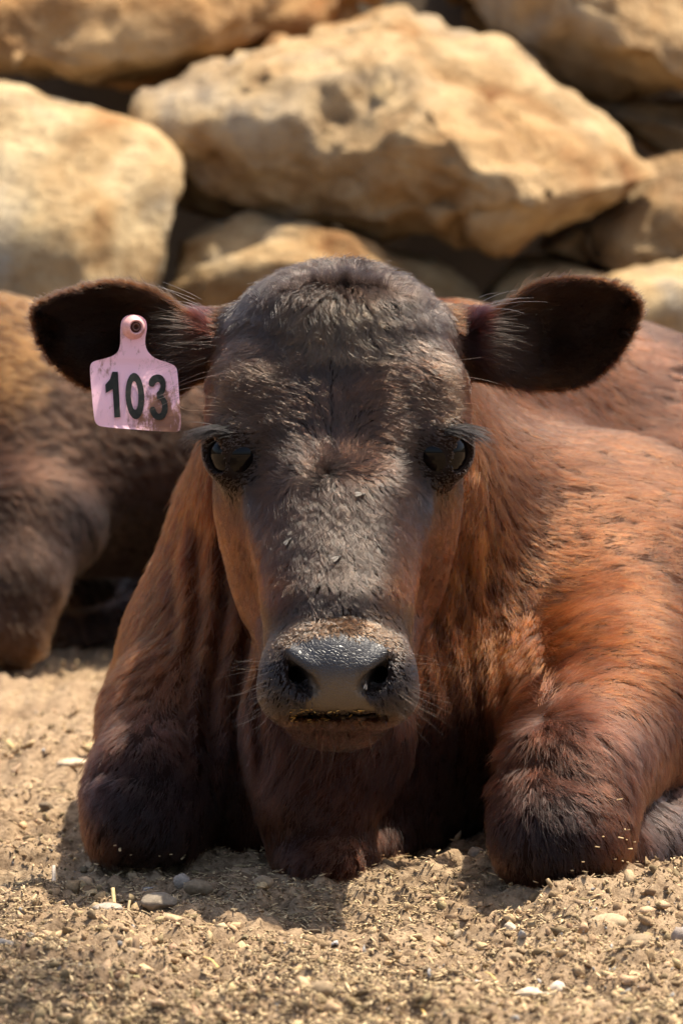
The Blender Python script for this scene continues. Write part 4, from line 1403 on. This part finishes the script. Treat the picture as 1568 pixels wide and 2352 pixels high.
# chaff caught on the knees
x_, y_, z_ = [], [], []
for ku, kv, ru, rv, n_ in ((340, 1955, 70, 22, 12), (1400, 1985, 45, 60, 22), (1200, 2030, 60, 20, 6)):
    for k in range(n_):
        p, n = surf(ku + ru * rng.normal(), kv + rv * rng.normal())
        p = p + n * .004
        if p[2] > .004 and p[1] < .3: x_.append(p[0]); y_.append(p[1]); z_.append(p[2])
n_ = len(x_)
v_, f_ = chips(n_, np.array(x_), np.array(y_), np.array(z_), .0012 + .003 * rng.random(n_) ** 2, .0009 + .001 * rng.random(n_))
o = mesh_obj('knee_chaff', v_, f_, m_straw, smooth=False, cols=np.repeat(np.array([[.52, .38, .20]]) * (.6 + .7 * rng.random((n_, 1))), 8, 0))
tag(o, 'specks of chaff and soil caught in the hair of the knees', 'chaff', kind='stuff')

# chaff on the lips
x_, y_, z_ = [], [], []
for k in range(70):
    u = XU - 8 + 62 * rng.normal(); v = 1632 + 26 * rng.random() - 8 * rng.random()
    p, n = surf(float(np.clip(u, 670, 870)), v)
    p = p + n * .0008
    x_.append(p[0]); y_.append(p[1]); z_.append(p[2])
L = .0016 + .0055 * rng.random(70) ** 2; W = .0006 + .0009 * rng.random(70)
v_, f_ = chips(70, np.array(x_), np.array(y_), np.array(z_), L, W)
o = mesh_obj('lip_chaff', v_, f_, m_straw, smooth=False, cols=np.repeat(np.array([[.50, .30, .08]]) * (.5 + .8 * rng.random((70, 1))), 8, 0))
tag(o, 'golden chaff stuck along the mouth of the tagged calf', 'chaff', kind='stuff')

# ================================================================== tree added out of the frame, its lowest spray placed to shade the soil in front
m_bark, nt, bs = new_mat('bark')
r = ramp(nt, noise_fac(nt, 14, 6, .7), [(.3, (.07, .05, .035)), (.7, (.20, .15, .11))])
nt.links.new(r.outputs[0], bs.inputs['Base Color']); bs.inputs['Roughness'].default_value = .95
m_leaf, nt, bs = new_mat('leaf')
r = ramp(nt, noise_fac(nt, 7, 3, .6), [(.3, (.045, .085, .02)), (.7, (.09, .14, .035))])
nt.links.new(r.outputs[0], bs.inputs['Base Color']); bs.inputs['Roughness'].default_value = .5
def tube(path, radii, seg=9):
    V, F = [], []
    for i, (p_, r_) in enumerate(zip(path, radii)):
        d = path[min(i + 1, len(path) - 1)] - path[max(i - 1, 0)]
        R = axes_from(nrm(d) + np.array([1e-4, 2e-4, 0]))
        for j in range(seg):
            a = j / seg * 6.2832
            V.append(p_ + (R[:, 1] * math.cos(a) + R[:, 2] * math.sin(a)) * r_)
    for i in range(len(path) - 1):
        for j in range(seg):
            F.append((i * seg + j, i * seg + (j + 1) % seg, (i + 1) * seg + (j + 1) % seg, (i + 1) * seg + j))
    return V, F
SH = 9.0
sv_ = np.array(SUN) / SUN[2]
spray = np.array([-.50, -.62, 0]) + sv_ * SH
tr = np.array([2.6, -2.0, 0])
shade_tree = empty('shade_tree', tuple(tr)); tag(shade_tree, 'leafy tree added out of view so that its low branch shades the soil in front', 'shade_tree')
V, F = [], []
def add(path, radii):
    v, f = tube([np.array(q, float) for q in path], radii)
    o_ = len(V); V.extend(v); F.extend([tuple(i + o_ for i in q) for q in f])
fork = tr + [.05, .05, 6.0]
add([tr - [0, 0, .1], tr + [.03, 0, 3.0], fork, tr + [-.05, .2, 8.2], tr + [.0, .25, 10.4]], [.13, .10, .085, .06, .02])
add([fork, (fork + spray) / 2 + [0, 0, .35], spray + [0, 0, .05]], [.06, .035, .012])
add([fork, fork + [.7, .3, 1.1], fork + [1.2, .4, 1.9]], [.055, .03, .01])
adopt(mesh_obj('trunk', np.array(V), F, m_bark), shade_tree)
blobs = [(spray, (.42, .52, .14), 850), (spray + [-.1, -.6, .1], (.5, .5, .2), 700), (tr + [0, .25, 10.2], (.9, .9, .8), 1600), (fork + [1.2, .4, 1.9], (.7, .7, .6), 1000), (spray * .4 + fork * .6 + [0, -.25, .7], (.5, .45, .3), 900)]
lp = np.concatenate([c + (nrm(rng.normal(size=(n, 3))) * rng.random((n, 1)) ** .4) * np.array(r_) for c, r_, n in blobs])
nl = len(lp)
lb = np.array([(-1, 0, 0), (-.3, .42, .08), (.4, .38, .10), (1, 0, 0), (.4, -.38, .10), (-.3, -.42, .08)]) * .042
lv = np.einsum('nij,kj->nki', rand_rot(nl), lb) + lp[:, None]
lf = (np.array([(0, 1, 2, 3), (0, 3, 4, 5)])[None] + (np.arange(nl) * 6)[:, None, None]).reshape(-1, 4)
adopt(mesh_obj('crown', lv.reshape(-1, 3), lf, m_leaf, smooth=False), shade_tree)
